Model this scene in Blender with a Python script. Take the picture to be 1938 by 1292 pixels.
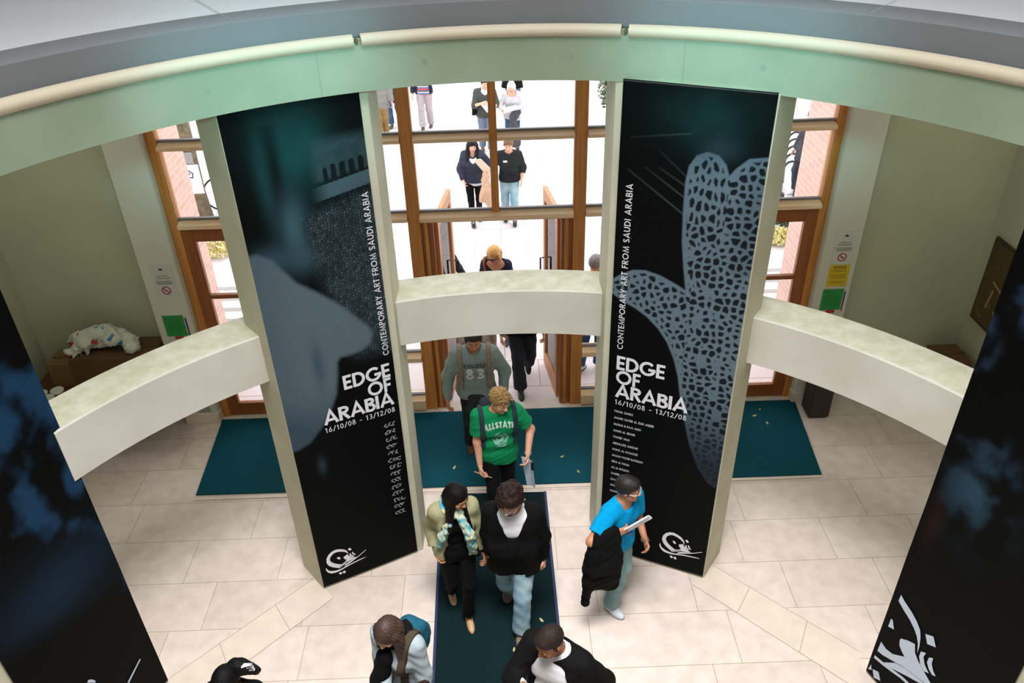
import bpy, math, random
import numpy as np
from mathutils import Vector, Matrix
from mathutils.bvhtree import BVHTree
from mathutils.geometry import tessellate_polygon

for o in list(bpy.data.objects):
    bpy.data.objects.remove(o)
random.seed(7)
RNG = np.random.default_rng(11)
C = bpy.context.scene.collection
SC = bpy.context.scene
PI = math.pi

# ------------------------------------------------------------------ camera
CAM_H = 6.2
pt, rl, yw = math.radians(33.25), math.radians(1.64), math.radians(0.645)
fw = Vector((math.sin(yw) * math.cos(pt), math.cos(yw) * math.cos(pt), -math.sin(pt)))
rt = Vector((math.cos(yw), -math.sin(yw), 0))
up = rt.cross(fw)
r2 = math.cos(rl) * rt - math.sin(rl) * up
u2 = math.sin(rl) * rt + math.cos(rl) * up
cam_d = bpy.data.cameras.new('camera')
cam = bpy.data.objects.new('camera', cam_d)
C.objects.link(cam)
M = Matrix((r2, u2, -fw)).transposed().to_4x4()
M.translation = Vector((0, 0, CAM_H))
cam.matrix_world = M
cam_d.sensor_width = 36
cam_d.sensor_fit = 'HORIZONTAL'
cam_d.lens = 1515.0 / 1938 * 36
cam_d.clip_end = 200
SC.camera = cam

# ------------------------------------------------------------------ light
SC.view_settings.view_transform = 'Standard'
SC.view_settings.look = 'None'
SC.view_settings.gamma = 1
SC.view_settings.use_curve_mapping = False
SC.view_settings.exposure = 0.0
W = bpy.data.worlds.new('overcast_sky')
SC.world = W
W.use_nodes = True
bg = W.node_tree.nodes['Background']
bg.inputs[0].default_value = (1.0, 0.98, 1.0, 1)
bg.inputs[1].default_value = 2.9
try:
    SC.cycles.use_denoising = True
    SC.cycles.max_bounces = 10
    SC.cycles.transparent_max_bounces = 16
except Exception:
    pass


def spot(name, loc, target, power, col, size, blend=0.6, rad=0.06):
    d = bpy.data.lights.new(name, 'SPOT')
    d.energy = power
    d.color = col
    d.spot_size = math.radians(size)
    d.spot_blend = blend
    d.shadow_soft_size = rad
    o = bpy.data.objects.new(name, d)
    C.objects.link(o)
    o.location = loc
    o.rotation_euler = (Vector(target) - Vector(loc)).to_track_quat('-Z', 'Y').to_euler()
    return o


spot('spot_left', (1.2, -0.6, 7.2), (-1.5, 5.4, 4.86), 1400, (0.36, 0.96, 1.0), 18, 1.0, .25)
spot('spot_right', (-1.0, -0.6, 7.2), (1.6, 5.4, 4.88), 1400, (0.36, 0.96, 1.0), 18, 1.0, .25)
la = bpy.data.lights.new('added_floor_light', 'AREA')  # added overhead lamp with no fixture, brightens the atrium floor
la.shape = 'DISK'
la.size = 2.6
la.energy = 250
la.color = (1.0, 0.965, 0.965)
la.spread = math.radians(80)
lo = bpy.data.objects.new('added_floor_light', la)
C.objects.link(lo)
lo.location = (0.06, 2.2, 8.9)
for sx_ in (-4.6, 4.6):
    ld = bpy.data.lights.new('lobby_fill', 'AREA')  # unseen fill light added to lift the alcove walls
    ld.size = .6
    ld.energy = 15
    ld.color = (0.97, 1.0, 0.84)
    lq = bpy.data.objects.new('lobby_fill', ld)
    C.objects.link(lq)
    lq.location = (sx_, 6.2, 4.6)

# ------------------------------------------------------------------ helpers
def lin(r, g, b):
    f = lambda c: (c / 255 / 12.92) if c / 255 <= 0.04045 else ((c / 255 + 0.055) / 1.055) ** 2.4
    return (f(r), f(g), f(b))


MATS = {}


def mat(name, rgb, rough=0.6, var=0.0, scale=8.0, bump=0.0, bscale=60.0, rgb2=None, metal=0.0, spec=0.5, coat=0.0):
    """principled material with optional noise colour variation and bump"""
    if name in MATS:
        return MATS[name]
    m = bpy.data.materials.new(name)
    m.use_nodes = True
    nt = m.node_tree
    b = nt.nodes['Principled BSDF']
    c = lin(*rgb)
    b.inputs['Base Color'].default_value = (*c, 1)
    b.inputs['Roughness'].default_value = rough
    b.inputs['Metallic'].default_value = metal
    b.inputs['Specular IOR Level'].default_value = spec
    tc = nt.nodes.new('ShaderNodeTexCoord')
    if var or rgb2:
        n = nt.nodes.new('ShaderNodeTexNoise')
        n.inputs['Scale'].default_value = scale
        n.inputs['Detail'].default_value = 5
        nt.links.new(tc.outputs['Object'], n.inputs['Vector'])
        r = nt.nodes.new('ShaderNodeValToRGB')
        c2 = lin(*rgb2) if rgb2 else tuple(min(1, x * (1 + var)) for x in c)
        c1 = c if rgb2 else tuple(x * (1 - var) for x in c)
        r.color_ramp.elements[0].position = 0.35
        r.color_ramp.elements[1].position = 0.68
        r.color_ramp.elements[0].color = (*c1, 1)
        r.color_ramp.elements[1].color = (*c2, 1)
        nt.links.new(n.outputs['Fac'], r.inputs['Fac'])
        nt.links.new(r.outputs['Color'], b.inputs['Base Color'])
    if bump:
        n2 = nt.nodes.new('ShaderNodeTexNoise')
        n2.inputs['Scale'].default_value = bscale
        n2.inputs['Detail'].default_value = 4
        nt.links.new(tc.outputs['Object'], n2.inputs['Vector'])
        bp = nt.nodes.new('ShaderNodeBump')
        bp.inputs['Strength'].default_value = bump
        bp.inputs['Distance'].default_value = 0.01
        nt.links.new(n2.outputs['Fac'], bp.inputs['Height'])
        nt.links.new(bp.outputs['Normal'], b.inputs['Normal'])
    MATS[name] = m
    return m


def vcol_mat(name, rough=0.5, spec=0.3):
    m = bpy.data.materials.new(name)
    m.use_nodes = True
    nt = m.node_tree
    a = nt.nodes.new('ShaderNodeAttribute')
    a.attribute_name = 'Col'
    b = nt.nodes['Principled BSDF']
    b.inputs['Roughness'].default_value = rough
    b.inputs['Specular IOR Level'].default_value = spec
    nt.links.new(a.outputs['Color'], b.inputs['Base Color'])
    return m


def glass_mat():
    m = bpy.data.materials.new('window_glass')
    m.use_nodes = True
    nt = m.node_tree
    nt.nodes.remove(nt.nodes['Principled BSDF'])
    out = nt.nodes['Material Output']
    t = nt.nodes.new('ShaderNodeBsdfTransparent')
    t.inputs[0].default_value = (0.97, 0.985, 0.98, 1)
    g = nt.nodes.new('ShaderNodeBsdfGlossy')
    g.inputs['Roughness'].default_value = 0.02
    f = nt.nodes.new('ShaderNodeFresnel')
    f.inputs[0].default_value = 1.22
    mx = nt.nodes.new('ShaderNodeMixShader')
    nt.links.new(f.outputs[0], mx.inputs[0])
    nt.links.new(t.outputs[0], mx.inputs[1])
    nt.links.new(g.outputs[0], mx.inputs[2])
    nt.links.new(mx.outputs[0], out.inputs[0])
    return m


class MB:
    """collects geometry (world coordinates) and links it as ONE mesh object"""

    def __init__(s):
        s.v, s.f, s.mi = [], [], []
        s.cm = 0

    def add(s, vs, fs):
        k = len(s.v)
        s.v += [tuple(map(float, p)) for p in vs]
        s.f += [tuple(i + k for i in f) for f in fs]
        s.mi += [s.cm] * len(fs)
        return s

    def box(s, lo, hi, rz=0.0, piv=None, b=0.0):
        x0, y0, z0 = lo
        x1, y1, z1 = hi
        if b:
            ring = lambda e: [(x0 + e, y0), (x1 - e, y0), (x1, y0 + e), (x1, y1 - e), (x1 - e, y1), (x0 + e, y1), (x0, y1 - e), (x0, y0 + e)]
            ins = lambda e: [(x0 + e + b * .4, y0 + e), (x1 - e - b * .4, y0 + e), (x1 - e, y0 + e + b * .4), (x1 - e, y1 - e - b * .4), (x1 - e - b * .4, y1 - e), (x0 + e + b * .4, y1 - e), (x0 + e, y1 - e - b * .4), (x0 + e, y0 + e + b * .4)]
            L = [(ins(b), z0), (ring(b), z0 + b), (ring(b), z1 - b), (ins(b), z1)]
            vs = [(x, y, z) for rr, z in L for x, y in rr]
            fs = [tuple(range(7, -1, -1)), tuple(range(24, 32))]
            for l in range(3):
                for i in range(8):
                    fs.append((l * 8 + i, l * 8 + (i + 1) % 8, l * 8 + 8 + (i + 1) % 8, l * 8 + 8 + i))
        else:
            vs = [(x, y, z) for z in (z0, z1) for x, y in ((x0, y0), (x1, y0), (x1, y1), (x0, y1))]
            fs = [(3, 2, 1, 0), (4, 5, 6, 7), (0, 1, 5, 4), (1, 2, 6, 5), (2, 3, 7, 6), (3, 0, 4, 7)]
        if rz:
            px, py = piv if piv else ((x0 + x1) / 2, (y0 + y1) / 2)
            c, q = math.cos(rz), math.sin(rz)
            vs = [(px + (x - px) * c - (y - py) * q, py + (x - px) * q + (y - py) * c, z) for x, y, z in vs]
        return s.add(vs, fs)

    def prism(s, poly, z0, z1):
        n = len(poly)
        vs = [(x, y, z0) for x, y in poly] + [(x, y, z1) for x, y in poly]
        fs = [tuple(range(n - 1, -1, -1)), tuple(range(n, 2 * n))]
        fs += [(i, (i + 1) % n, n + (i + 1) % n, n + i) for i in range(n)]
        return s.add(vs, fs)

    def tube(s, pts, r, n=8, caps=True, flat=None):
        P = [Vector(p) for p in pts]
        R = r if isinstance(r, (list, tuple)) else [r] * len(P)
        vs, fs = [], []
        prev = None
        for i, p in enumerate(P):
            t = (P[min(i + 1, len(P) - 1)] - P[max(i - 1, 0)])
            t = t.normalized() if t.length > 1e-9 else Vector((0, 0, 1))
            if prev is None:
                a = Vector((0, 0, 1)) if abs(t.z) < 0.9 else Vector((1, 0, 0))
                u = t.cross(a).normalized()
            else:
                u = (prev - t * prev.dot(t)).normalized()
            prev = u
            w = t.cross(u)
            for j in range(n):
                a = 2 * PI * j / n
                q = p + (u * math.cos(a) + w * math.sin(a) * (flat or 1)) * R[i]
                vs.append(q[:])
        for i in range(len(P) - 1):
            for j in range(n):
                fs.append((i * n + j, i * n + (j + 1) % n, (i + 1) * n + (j + 1) % n, (i + 1) * n + j))
        if caps:
            fs.append(tuple(range(n - 1, -1, -1)))
            fs.append(tuple(range((len(P) - 1) * n, len(P) * n)))
        return s.add(vs, fs)

    def lathe(s, prof, c=(0, 0, 0), n=20):
        vs = [(c[0] + r * math.cos(2 * PI * j / n), c[1] + r * math.sin(2 * PI * j / n), c[2] + z) for r, z in prof for j in range(n)]
        fs = []
        for i in range(len(prof) - 1):
            for j in range(n):
                fs.append((i * n + j, i * n + (j + 1) % n, (i + 1) * n + (j + 1) % n, (i + 1) * n + j))
        fs.append(tuple(range(n - 1, -1, -1)))
        fs.append(tuple(range((len(prof) - 1) * n, len(prof) * n)))
        return s.add(vs, fs)

    def sweep(s, path, prof, closed_prof=True):
        """path: list of (x,y,nx,ny); prof: list of (d,z) where d is along n"""
        m = len(prof)
        vs = [(x + nx * d, y + ny * d, z) for x, y, nx, ny in path for d, z in prof]
        fs = []
        for i in range(len(path) - 1):
            for j in range(m if closed_prof else m - 1):
                k = (j + 1) % m
                fs.append((i * m + j, i * m + k, (i + 1) * m + k, (i + 1) * m + j))
        if closed_prof:
            fs.append(tuple(range(m - 1, -1, -1)))
            fs.append(tuple(range((len(path) - 1) * m, len(path) * m)))
        return s.add(vs, fs)

    def poly(s, pts3):
        """flat polygon, tessellated"""
        tr = tessellate_polygon([[Vector(p) for p in pts3]])
        return s.add(pts3, [tuple(t) for t in tr])

    def build(s, name, mats, parent=None, base=None, smooth=False, auto=None):
        if parent is not None:
            base = parent.matrix_world.translation if base is None else Vector(base)
            off = Vector(parent['_o'])
        else:
            base = Vector(base) if base is not None else Vector((0, 0, 0))
            off = base
        me = bpy.data.meshes.new(name)
        me.from_pydata([tuple(Vector(p) - off) for p in s.v], [], s.f)
        me.validate()
        ms = mats if isinstance(mats, (list, tuple)) else [mats]
        for m in ms:
            me.materials.append(m)
        if len(ms) > 1 and len(me.polygons) == len(s.mi):
            me.polygons.foreach_set('material_index', s.mi)
        if smooth:
            me.polygons.foreach_set('use_smooth', [True] * len(me.polygons))
        if auto:
            me.polygons.foreach_set('use_smooth', [True] * len(me.polygons))
            try:
                me.set_sharp_from_angle(angle=math.radians(auto))
            except Exception:
                pass
        o = bpy.data.objects.new(name, me)
        C.objects.link(o)
        if parent is not None:
            o.parent = parent
            o['_o'] = tuple(off)
        else:
            o.location = base
            o['_o'] = tuple(base)
        return o


def np_obj(name, V, F, mats, parent=None, base=(0, 0, 0), smooth=True, mi=None):
    """mesh object from numpy arrays; V in world coordinates; F quads"""
    off = np.array(parent['_o'] if parent is not None else base, float)
    me = bpy.data.meshes.new(name)
    V = np.asarray(V, np.float32) - off.astype(np.float32)
    F = np.asarray(F, np.int32)
    me.vertices.add(len(V))
    me.vertices.foreach_set('co', V.ravel())
    k = F.shape[1] if len(F) else 4
    me.loops.add(F.size)
    me.loops.foreach_set('vertex_index', F.ravel())
    me.polygons.add(len(F))
    me.polygons.foreach_set('loop_start', np.arange(0, F.size, k, dtype=np.int32))
    for m in (mats if isinstance(mats, (list, tuple)) else [mats]):
        me.materials.append(m)
    if mi is not None:
        me.polygons.foreach_set('material_index', np.asarray(mi, np.int32))
    me.polygons.foreach_set('use_smooth', np.full(len(F), smooth))
    me.update(calc_edges=True)
    me.validate()
    o = bpy.data.objects.new(name, me)
    C.objects.link(o)
    if parent is not None:
        o.parent = parent
    else:
        o.location = base
    o['_o'] = tuple(float(x) for x in off)
    return o


def empty(name, loc):
    o = bpy.data.objects.new(name, None)
    o.empty_display_size = 0.1
    C.objects.link(o)
    o.location = loc
    o['_o'] = tuple(loc)
    return o


def tag(o, label=None, cat=None, group=None, kind=None):
    if label:
        o['label'] = label
    if cat:
        o['category'] = cat
    if group:
        o['group'] = group
    if kind:
        o['kind'] = kind
    return o


def struct(o, label=None):
    o['kind'] = 'structure'
    if label:
        o['label'] = label
    return o


# ------------------------------------------------------------------ lettering (geometric stroke capitals)
def arc(cx, cy, rx, ry, a0, a1, n=14):
    return [(cx + rx * math.cos(math.radians(a0 + (a1 - a0) * i / n)), cy + ry * math.sin(math.radians(a0 + (a1 - a0) * i / n))) for i in range(n + 1)]


def glyph(ch, w):
    a, b, m = w / 2, 1 - w / 2, 0.5
    S = lambda x: [(x, 0), (x, 1)]
    if ch == ' ': return 0.32, []
    if ch == 'A': return 0.84, [[(.07, 0), (.42, .96), (.77, 0)], [(.2, .3), (.64, .3)]]
    if ch == 'B': return 0.60, [S(a), [(a, b), (.3, b)] + arc(.3, .74, .24 - a * .6, .26 - a, 90, -90) + [(a, .48)], [(.3, .48)] + arc(.32, .26, .27 - a * .6, .26 - a * .5, 90, -90) + [(a, a)]]
    if ch == 'C': return 0.84, [arc(.5, .5, .5 - a, .5 - a, 48, 312, 22)]
    if ch == 'D': return 0.78, [S(a), [(a, b), (.28, b)] + arc(.28, .5, .5 - a, .5 - a, 90, -90, 18) + [(a, a)]]
    if ch == 'E': return 0.54, [S(a), [(a, b), (.52, b)], [(a, m), (.48, m)], [(a, a), (.52, a)]]
    if ch == 'F': return 0.52, [S(a), [(a, b), (.5, b)], [(a, m), (.46, m)]]
    if ch == 'G': return 0.98, [arc(.5, .5, .5 - a, .5 - a, 45, 352, 26) + [(.99 - a, .46), (.55, .46)]]
    if ch == 'H': return 0.74, [S(a), S(.72 - a), [(a, m), (.72 - a, m)]]
    if ch == 'I': return 0.22, [S(a + .01)]
    if ch == 'J': return 0.42, [[(.36 - a, 1), (.36 - a, .28)] + arc(.12, .28, .24 - a, .28 - a, 0, -100, 8)]
    if ch == 'K': return 0.66, [S(a), [(.58, 1), (a, .48)], [(.22, .6), (.62, 0)]]
    if ch == 'L': return 0.48, [S(a), [(a, a), (.46, a)]]
    if ch == 'M': return 0.98, [[(.07, 0), (.2, .93), (.49, .12), (.78, .93), (.91, 0)]]
    if ch == 'N': return 0.84, [[(a, 0), (a, .9), (.82 - a, .1), (.82 - a, 1)]]
    if ch == 'O': return 1.04, [arc(.51, .5, .51 - a, .5 - a, 0, 360, 30)]
    if ch == 'P': return 0.58, [S(a), [(a, b), (.3, b)] + arc(.3, .71, .27 - a * .6, .29 - a, 90, -90) + [(a, .42 + a)]]
    if ch == 'R': return 0.64, [S(a), [(a, b), (.3, b)] + arc(.3, .72, .27 - a * .6, .28 - a, 90, -90) + [(a, .44 + a)], [(.26, .5), (.58, 0)]]
    if ch == 'S': return 0.58, [arc(.29, .735, .25 - a * .6, .265 - a, 25, 270, 12) + arc(.28, .265, .27 - a * .6, .265 - a, 88, -150, 12)]
    if ch == 'T': return 0.58, [[(0, b), (.56, b)], S(.28)]
    if ch == 'U': return 0.74, [[(a, 1), (a, .36)] + arc(.36, .36, .36 - a, .36 - a, 180, 360) + [(.72 - a, 1)]]
    if ch == 'V': return 0.78, [[(.07, 1), (.39, .06), (.71, 1)]]
    if ch == 'W': return 1.1, [[(.06, 1), (.3, .06), (.55, .9), (.8, .06), (1.04, 1)]]
    if ch == 'X': return 0.7, [[(.06, 1), (.62, 0)], [(.62, 1), (.06, 0)]]
    if ch == 'Y': return 0.7, [[(.06, 1), (.34, .45), (.62, 1)], [(.34, .48), (.34, 0)]]
    if ch == 'Z': return 0.62, [[(.03, b), (.52, b), (.08, a), (.6, a)]]
    if ch == '&': return 0.74, [[(.68, 0)] + arc(.3, .78, .17, .22 - a, -20, 200, 10) + [(.2, .6)] + arc(.28, .27, .24, .27 - a, 130, 330, 10) + [(.66, .5)]]
    if ch == '0': return 0.6, [arc(.28, .5, .28 - a, .5 - a, 0, 360, 24)]
    if ch == '1': return 0.46, [[(.04, .8), (.22, b), (.24, 0)], S(.24)]
    if ch == '2': return 0.58, [arc(.27, .7, .25 - a, .3 - a, 170, -35, 12) + [(.06, a), (.54, a)]]
    if ch == '3': return 0.56, [arc(.26, .75, .22 - a * .5, .25 - a, 150, -90, 12) + arc(.26, .26, .26 - a * .5, .26 - a, 90, -150, 12)]
    if ch == '6': return 0.6, [[(.4, 1), (.1, .45)], arc(.28, .31, .28 - a, .31 - a, 0, 360, 20)]
    if ch == '8': return 0.6, [arc(.28, .755, .23 - a, .245 - a * .8, 0, 360, 18), arc(.28, .27, .28 - a, .27 - a * .8, 0, 360, 18)]
    if ch == '/': return 0.5, [[(.03, -.05), (.45, 1.05)]]
    if ch == '-': return 0.62, [[(.1, .42), (.5, .42)]]
    return 0.5, []


def stroke(pts, w):
    P = np.array(pts, float)
    closed = np.hypot(*(P[0] - P[-1])) < 1e-6
    n = len(P)
    L, R = [], []
    for i in range(n):
        if closed:
            p0, p1 = P[(i - 1) % (n - 1)], P[(i + 1) % (n - 1)]
        else:
            p0, p1 = P[max(i - 1, 0)], P[min(i + 1, n - 1)]
        d0 = P[i] - p0 if np.hypot(*(P[i] - p0)) > 1e-9 else p1 - P[i]
        d1 = p1 - P[i] if np.hypot(*(p1 - P[i])) > 1e-9 else d0
        d0 = d0 / np.hypot(*d0)
        d1 = d1 / np.hypot(*d1)
        n0, n1 = np.array([-d0[1], d0[0]]), np.array([-d1[1], d1[0]])
        nn = n0 + n1
        l = np.hypot(*nn)
        nn = n0 if l < 1e-6 else nn / l
        k = 1 / max(0.45, float(nn @ n0))
        L.append(P[i] + nn * w / 2 * k)
        R.append(P[i] - nn * w / 2 * k)
    return L, R


def text2d(txt, h, w=0.19, gap=0.1, slant=0.0):
    """list of quads in 2-D (x to the right, y up), height h, and the total width"""
    x, quads = 0.0, []
    for ch in txt:
        adv, st = glyph(ch, w)
        for s_ in st:
            L, R = stroke(s_, w)
            for i in range(len(L) - 1):
                quads.append([((x + q[0] + slant * q[1]) * h, q[1] * h) for q in (L[i], R[i], R[i + 1], L[i + 1])])
        x += adv + gap
    return quads, (x - gap) * h
# ------------------------------------------------------------------ materials
def concrete(name, rgb, rgb2, scale=3.0):
    return mat(name, rgb, 0.75, rgb2=rgb2, scale=scale, bump=0.12, bscale=90, spec=0.25)


M_BEAM = concrete('pale_concrete', (206, 204, 192), (218, 217, 207), 2.2)
M_BEAMTOP = concrete('stained_concrete_top', (186, 185, 160), (206, 205, 188), 9.0)
M_COL = concrete('column_concrete', (196, 194, 170), (208, 206, 184), 2.5)
M_FASC = concrete('ring_concrete', (146, 164, 140), (160, 176, 154), 2.0)
M_WALL = mat('pale_green_plaster', (182, 186, 160), 0.85, var=0.05, scale=1.5, spec=0.2, bump=0.04, bscale=200)
M_PIER = mat('off_white_plaster', (206, 206, 192), 0.85, var=0.03, scale=2, spec=0.2)
M_WHITE = mat('white_plaster', (226, 228, 230), 0.8, var=0.015, scale=2, spec=0.2)
M_GREY = mat('white_plaster_in_shade', (128, 131, 134), 0.8, var=0.02, scale=3, spec=0.2)  # white plaster of the upright band, its shade painted in as grey
M_CREAM = mat('cream_moulding', (212, 202, 178), 0.5, spec=0.3)
M_WOOD = None
M_GLASS = glass_mat()
M_DARK = mat('black_rubber', (20, 20, 22), 0.6)
M_PRINTW = mat('white_print', (228, 230, 236), 0.5)
M_PRINTB = mat('pale_blue_print', (190, 205, 222), 0.5)


def wood(name, c1, c2, ax=2):
    m = bpy.data.materials.new(name)
    m.use_nodes = True
    nt = m.node_tree
    b = nt.nodes['Principled BSDF']
    b.inputs['Roughness'].default_value = 0.45
    tc = nt.nodes.new('ShaderNodeTexCoord')
    mp = nt.nodes.new('ShaderNodeMapping')
    sc = [38, 38, 38]
    sc[ax] = 1.6
    mp.inputs['Scale'].default_value = sc
    n = nt.nodes.new('ShaderNodeTexNoise')
    n.inputs['Scale'].default_value = 1
    n.inputs['Detail'].default_value = 4
    r = nt.nodes.new('ShaderNodeValToRGB')
    r.color_ramp.elements[0].position = 0.3
    r.color_ramp.elements[1].position = 0.72
    r.color_ramp.elements[0].color = (*lin(*c1), 1)
    r.color_ramp.elements[1].color = (*lin(*c2), 1)
    nt.links.new(tc.outputs['Object'], mp.inputs[0])
    nt.links.new(mp.outputs[0], n.inputs['Vector'])
    nt.links.new(n.outputs['Fac'], r.inputs[0])
    nt.links.new(r.outputs[0], b.inputs['Base Color'])
    return m


M_WOODV = wood('varnished_timber', (176, 108, 44), (208, 142, 72), 2)
M_WOODH = wood('sky_paled_timber_rail', (228, 192, 150), (242, 214, 178), 0)  # rail timber made paler, sky light on the ledges put into the colour
M_WOODD = wood('dark_door_timber', (130, 70, 28), (158, 92, 42), 2)
M_TABLE = wood('dark_brown_table', (84, 50, 26), (108, 66, 36), 0)


def floor_mat():
    m = bpy.data.materials.new('limestone_slabs')
    m.use_nodes = True
    nt = m.node_tree
    b = nt.nodes['Principled BSDF']
    b.inputs['Roughness'].default_value = 0.32
    b.inputs['Specular IOR Level'].default_value = 0.45
    tc = nt.nodes.new('ShaderNodeTexCoord')
    mp = nt.nodes.new('ShaderNodeMapping')
    mp.inputs['Location'].default_value = (0.13, -4.235 + 0.0, 0)
    br = nt.nodes.new('ShaderNodeTexBrick')
    br.offset = 0.37
    br.offset_frequency = 2
    br.squash = 1.4
    br.squash_frequency = 3
    br.inputs['Scale'].default_value = 1
    br.inputs['Brick Width'].default_value = 0.92
    br.inputs['Row Height'].default_value = 0.555
    br.inputs['Mortar Size'].default_value = 0.0035
    br.inputs['Mortar Smooth'].default_value = 0.3
    br.inputs['Bias'].default_value = 0
    br.inputs['Color1'].default_value = (*lin(228, 215, 206), 1)
    br.inputs['Color2'].default_value = (*lin(220, 206, 194), 1)
    br.inputs['Mortar'].default_value = (*lin(172, 158, 134), 1)
    n = nt.nodes.new('ShaderNodeTexNoise')
    n.inputs['Scale'].default_value = 7
    n.inputs['Detail'].default_value = 7
    mx = nt.nodes.new('ShaderNodeMixRGB')
    mx.blend_type = 'MULTIPLY'
    mx.inputs[0].default_value = 1
    r = nt.nodes.new('ShaderNodeValToRGB')
    r.color_ramp.elements[0].position = 0.3
    r.color_ramp.elements[0].color = (0.86, 0.85, 0.82, 1)
    r.color_ramp.elements[1].position = 0.65
    r.color_ramp.elements[1].color = (1, 1, 1, 1)
    nt.links.new(tc.outputs['Object'], mp.inputs[0])
    nt.links.new(mp.outputs[0], br.inputs['Vector'])
    nt.links.new(tc.outputs['Object'], n.inputs['Vector'])
    nt.links.new(n.outputs['Fac'], r.inputs[0])
    nt.links.new(br.outputs['Color'], mx.inputs[1])
    nt.links.new(r.outputs[0], mx.inputs[2])
    nt.links.new(mx.outputs[0], b.inputs['Base Color'])
    return m


def paving_mat():
    m = bpy.data.materials.new('pale_paving')
    m.use_nodes = True
    nt = m.node_tree
    b = nt.nodes['Principled BSDF']
    b.inputs['Roughness'].default_value = 0.8
    tc = nt.nodes.new('ShaderNodeTexCoord')
    br = nt.nodes.new('ShaderNodeTexBrick')
    br.inputs['Scale'].default_value = 1
    br.inputs['Brick Width'].default_value = 0.9
    br.inputs['Row Height'].default_value = 0.6
    br.inputs['Mortar Size'].default_value = 0.008
    br.inputs['Color1'].default_value = (*lin(212, 204, 206), 1)
    br.inputs['Color2'].default_value = (*lin(206, 198, 200), 1)
    br.inputs['Mortar'].default_value = (*lin(168, 158, 156), 1)
    nt.links.new(tc.outputs['Object'], br.inputs['Vector'])
    nt.links.new(br.outputs['Color'], b.inputs['Base Color'])
    return m


def brick_mat():
    m = bpy.data.materials.new('pink_brick')
    m.use_nodes = True
    nt = m.node_tree
    b = nt.nodes['Principled BSDF']
    b.inputs['Roughness'].default_value = 0.85
    tc = nt.nodes.new('ShaderNodeTexCoord')
    sp = nt.nodes.new('ShaderNodeSeparateXYZ')
    ad = nt.nodes.new('ShaderNodeMath')
    cb = nt.nodes.new('ShaderNodeCombineXYZ')
    br = nt.nodes.new('ShaderNodeTexBrick')
    br.inputs['Scale'].default_value = 1
    br.inputs['Brick Width'].default_value = 0.225
    br.inputs['Row Height'].default_value = 0.075
    br.inputs['Mortar Size'].default_value = 0.006
    br.inputs['Color1'].default_value = (*lin(224, 190, 178), 1)
    br.inputs['Color2'].default_value = (*lin(214, 178, 166), 1)
    br.inputs['Mortar'].default_value = (*lin(228, 208, 198), 1)
    nt.links.new(tc.outputs['Object'], sp.inputs[0])
    nt.links.new(sp.outputs[0], ad.inputs[0])
    nt.links.new(sp.outputs[1], ad.inputs[1])
    nt.links.new(ad.outputs[0], cb.inputs[0])
    nt.links.new(sp.outputs[2], cb.inputs[1])
    nt.links.new(cb.outputs[0], br.inputs['Vector'])
    nt.links.new(br.outputs['Color'], b.inputs['Base Color'])
    return m


M_FLOOR, M_PAVE, M_BRICK = floor_mat(), paving_mat(), brick_mat()
M_BAND = mat('limestone_band', (222, 209, 194), 0.32, var=0.05, scale=6)

# ------------------------------------------------------------------ the setting
OX, OY = 0.06, 2.29           # centre of the round atrium
RA_, RB_ = 3.30, 3.44         # half axes of the ring opening
ZF0, ZF1, ZTOP = 4.64, 4.94, 5.16


def ring_path(off=0.0, a0=-180, a1=180, n=120):
    out = []
    for i in range(n + 1):
        t = math.radians(a0 + (a1 - a0) * i / n)
        nx, ny = math.sin(t) / RA_, math.cos(t) / RB_
        l = math.hypot(nx, ny)
        nx, ny = nx / l, ny / l
        out.append((OX + RA_ * math.sin(t) + nx * off, OY + RB_ * math.cos(t) + ny * off, nx, ny))
    return out


struct(MB().box((-5.6, -4.2, -0.2), (5.6, 8.06, 0)).build('floor', M_FLOOR))
g = MB().box((-30, 8.06, -0.2), (30, 60, -0.012)).build('ground', M_PAVE)
struct(g)
# two straight stone bands in the floor between neighbouring columns
for sx in (-1, 1):
    b = MB()
    p0, p1 = (sx * 1.93, 5.36), (sx * 3.02, 4.30)
    q0, q1 = (sx * 1.72, 5.10), (sx * 2.86, 3.95)
    b.poly([(p0[0], p0[1], .0015), (p1[0], p1[1], .0015), (q1[0], q1[1], .0015), (q0[0], q0[1], .0015)][::(1 if sx < 0 else -1)])
    o = b.build('trim_%d' % (1 if sx < 0 else 2), M_BAND)
    struct(o)
    jm = MB()
    for a_, b_ in ((p0, p1), (q0, q1)):
        d = Vector((b_[0] - a_[0], b_[1] - a_[1])).normalized() * 0.003
        jm.add([(a_[0] - d.y, a_[1] + d.x, .002), (b_[0] - d.y, b_[1] + d.x, .002), (b_[0] + d.y, b_[1] - d.x, .002), (a_[0] + d.y, a_[1] - d.x, .002)], [(0, 1, 2, 3)])
    for f_ in (0.3, 0.68):
        a_ = (p0[0] + (p1[0] - p0[0]) * f_, p0[1] + (p1[1] - p0[1]) * f_)
        b_ = (q0[0] + (q1[0] - q0[0]) * f_, q0[1] + (q1[1] - q0[1]) * f_)
        d = Vector((b_[0] - a_[0], b_[1] - a_[1])).normalized() * 0.003
        jm.add([(a_[0] - d.y, a_[1] + d.x, .002), (b_[0] - d.y, b_[1] + d.x, .002), (b_[0] + d.y, b_[1] - d.x, .002), (a_[0] + d.y, a_[1] - d.x, .002)], [(0, 1, 2, 3)])
    jm.build('joint_lines', mat('slab_joint', (172, 158, 134), 0.8), parent=o)

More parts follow.
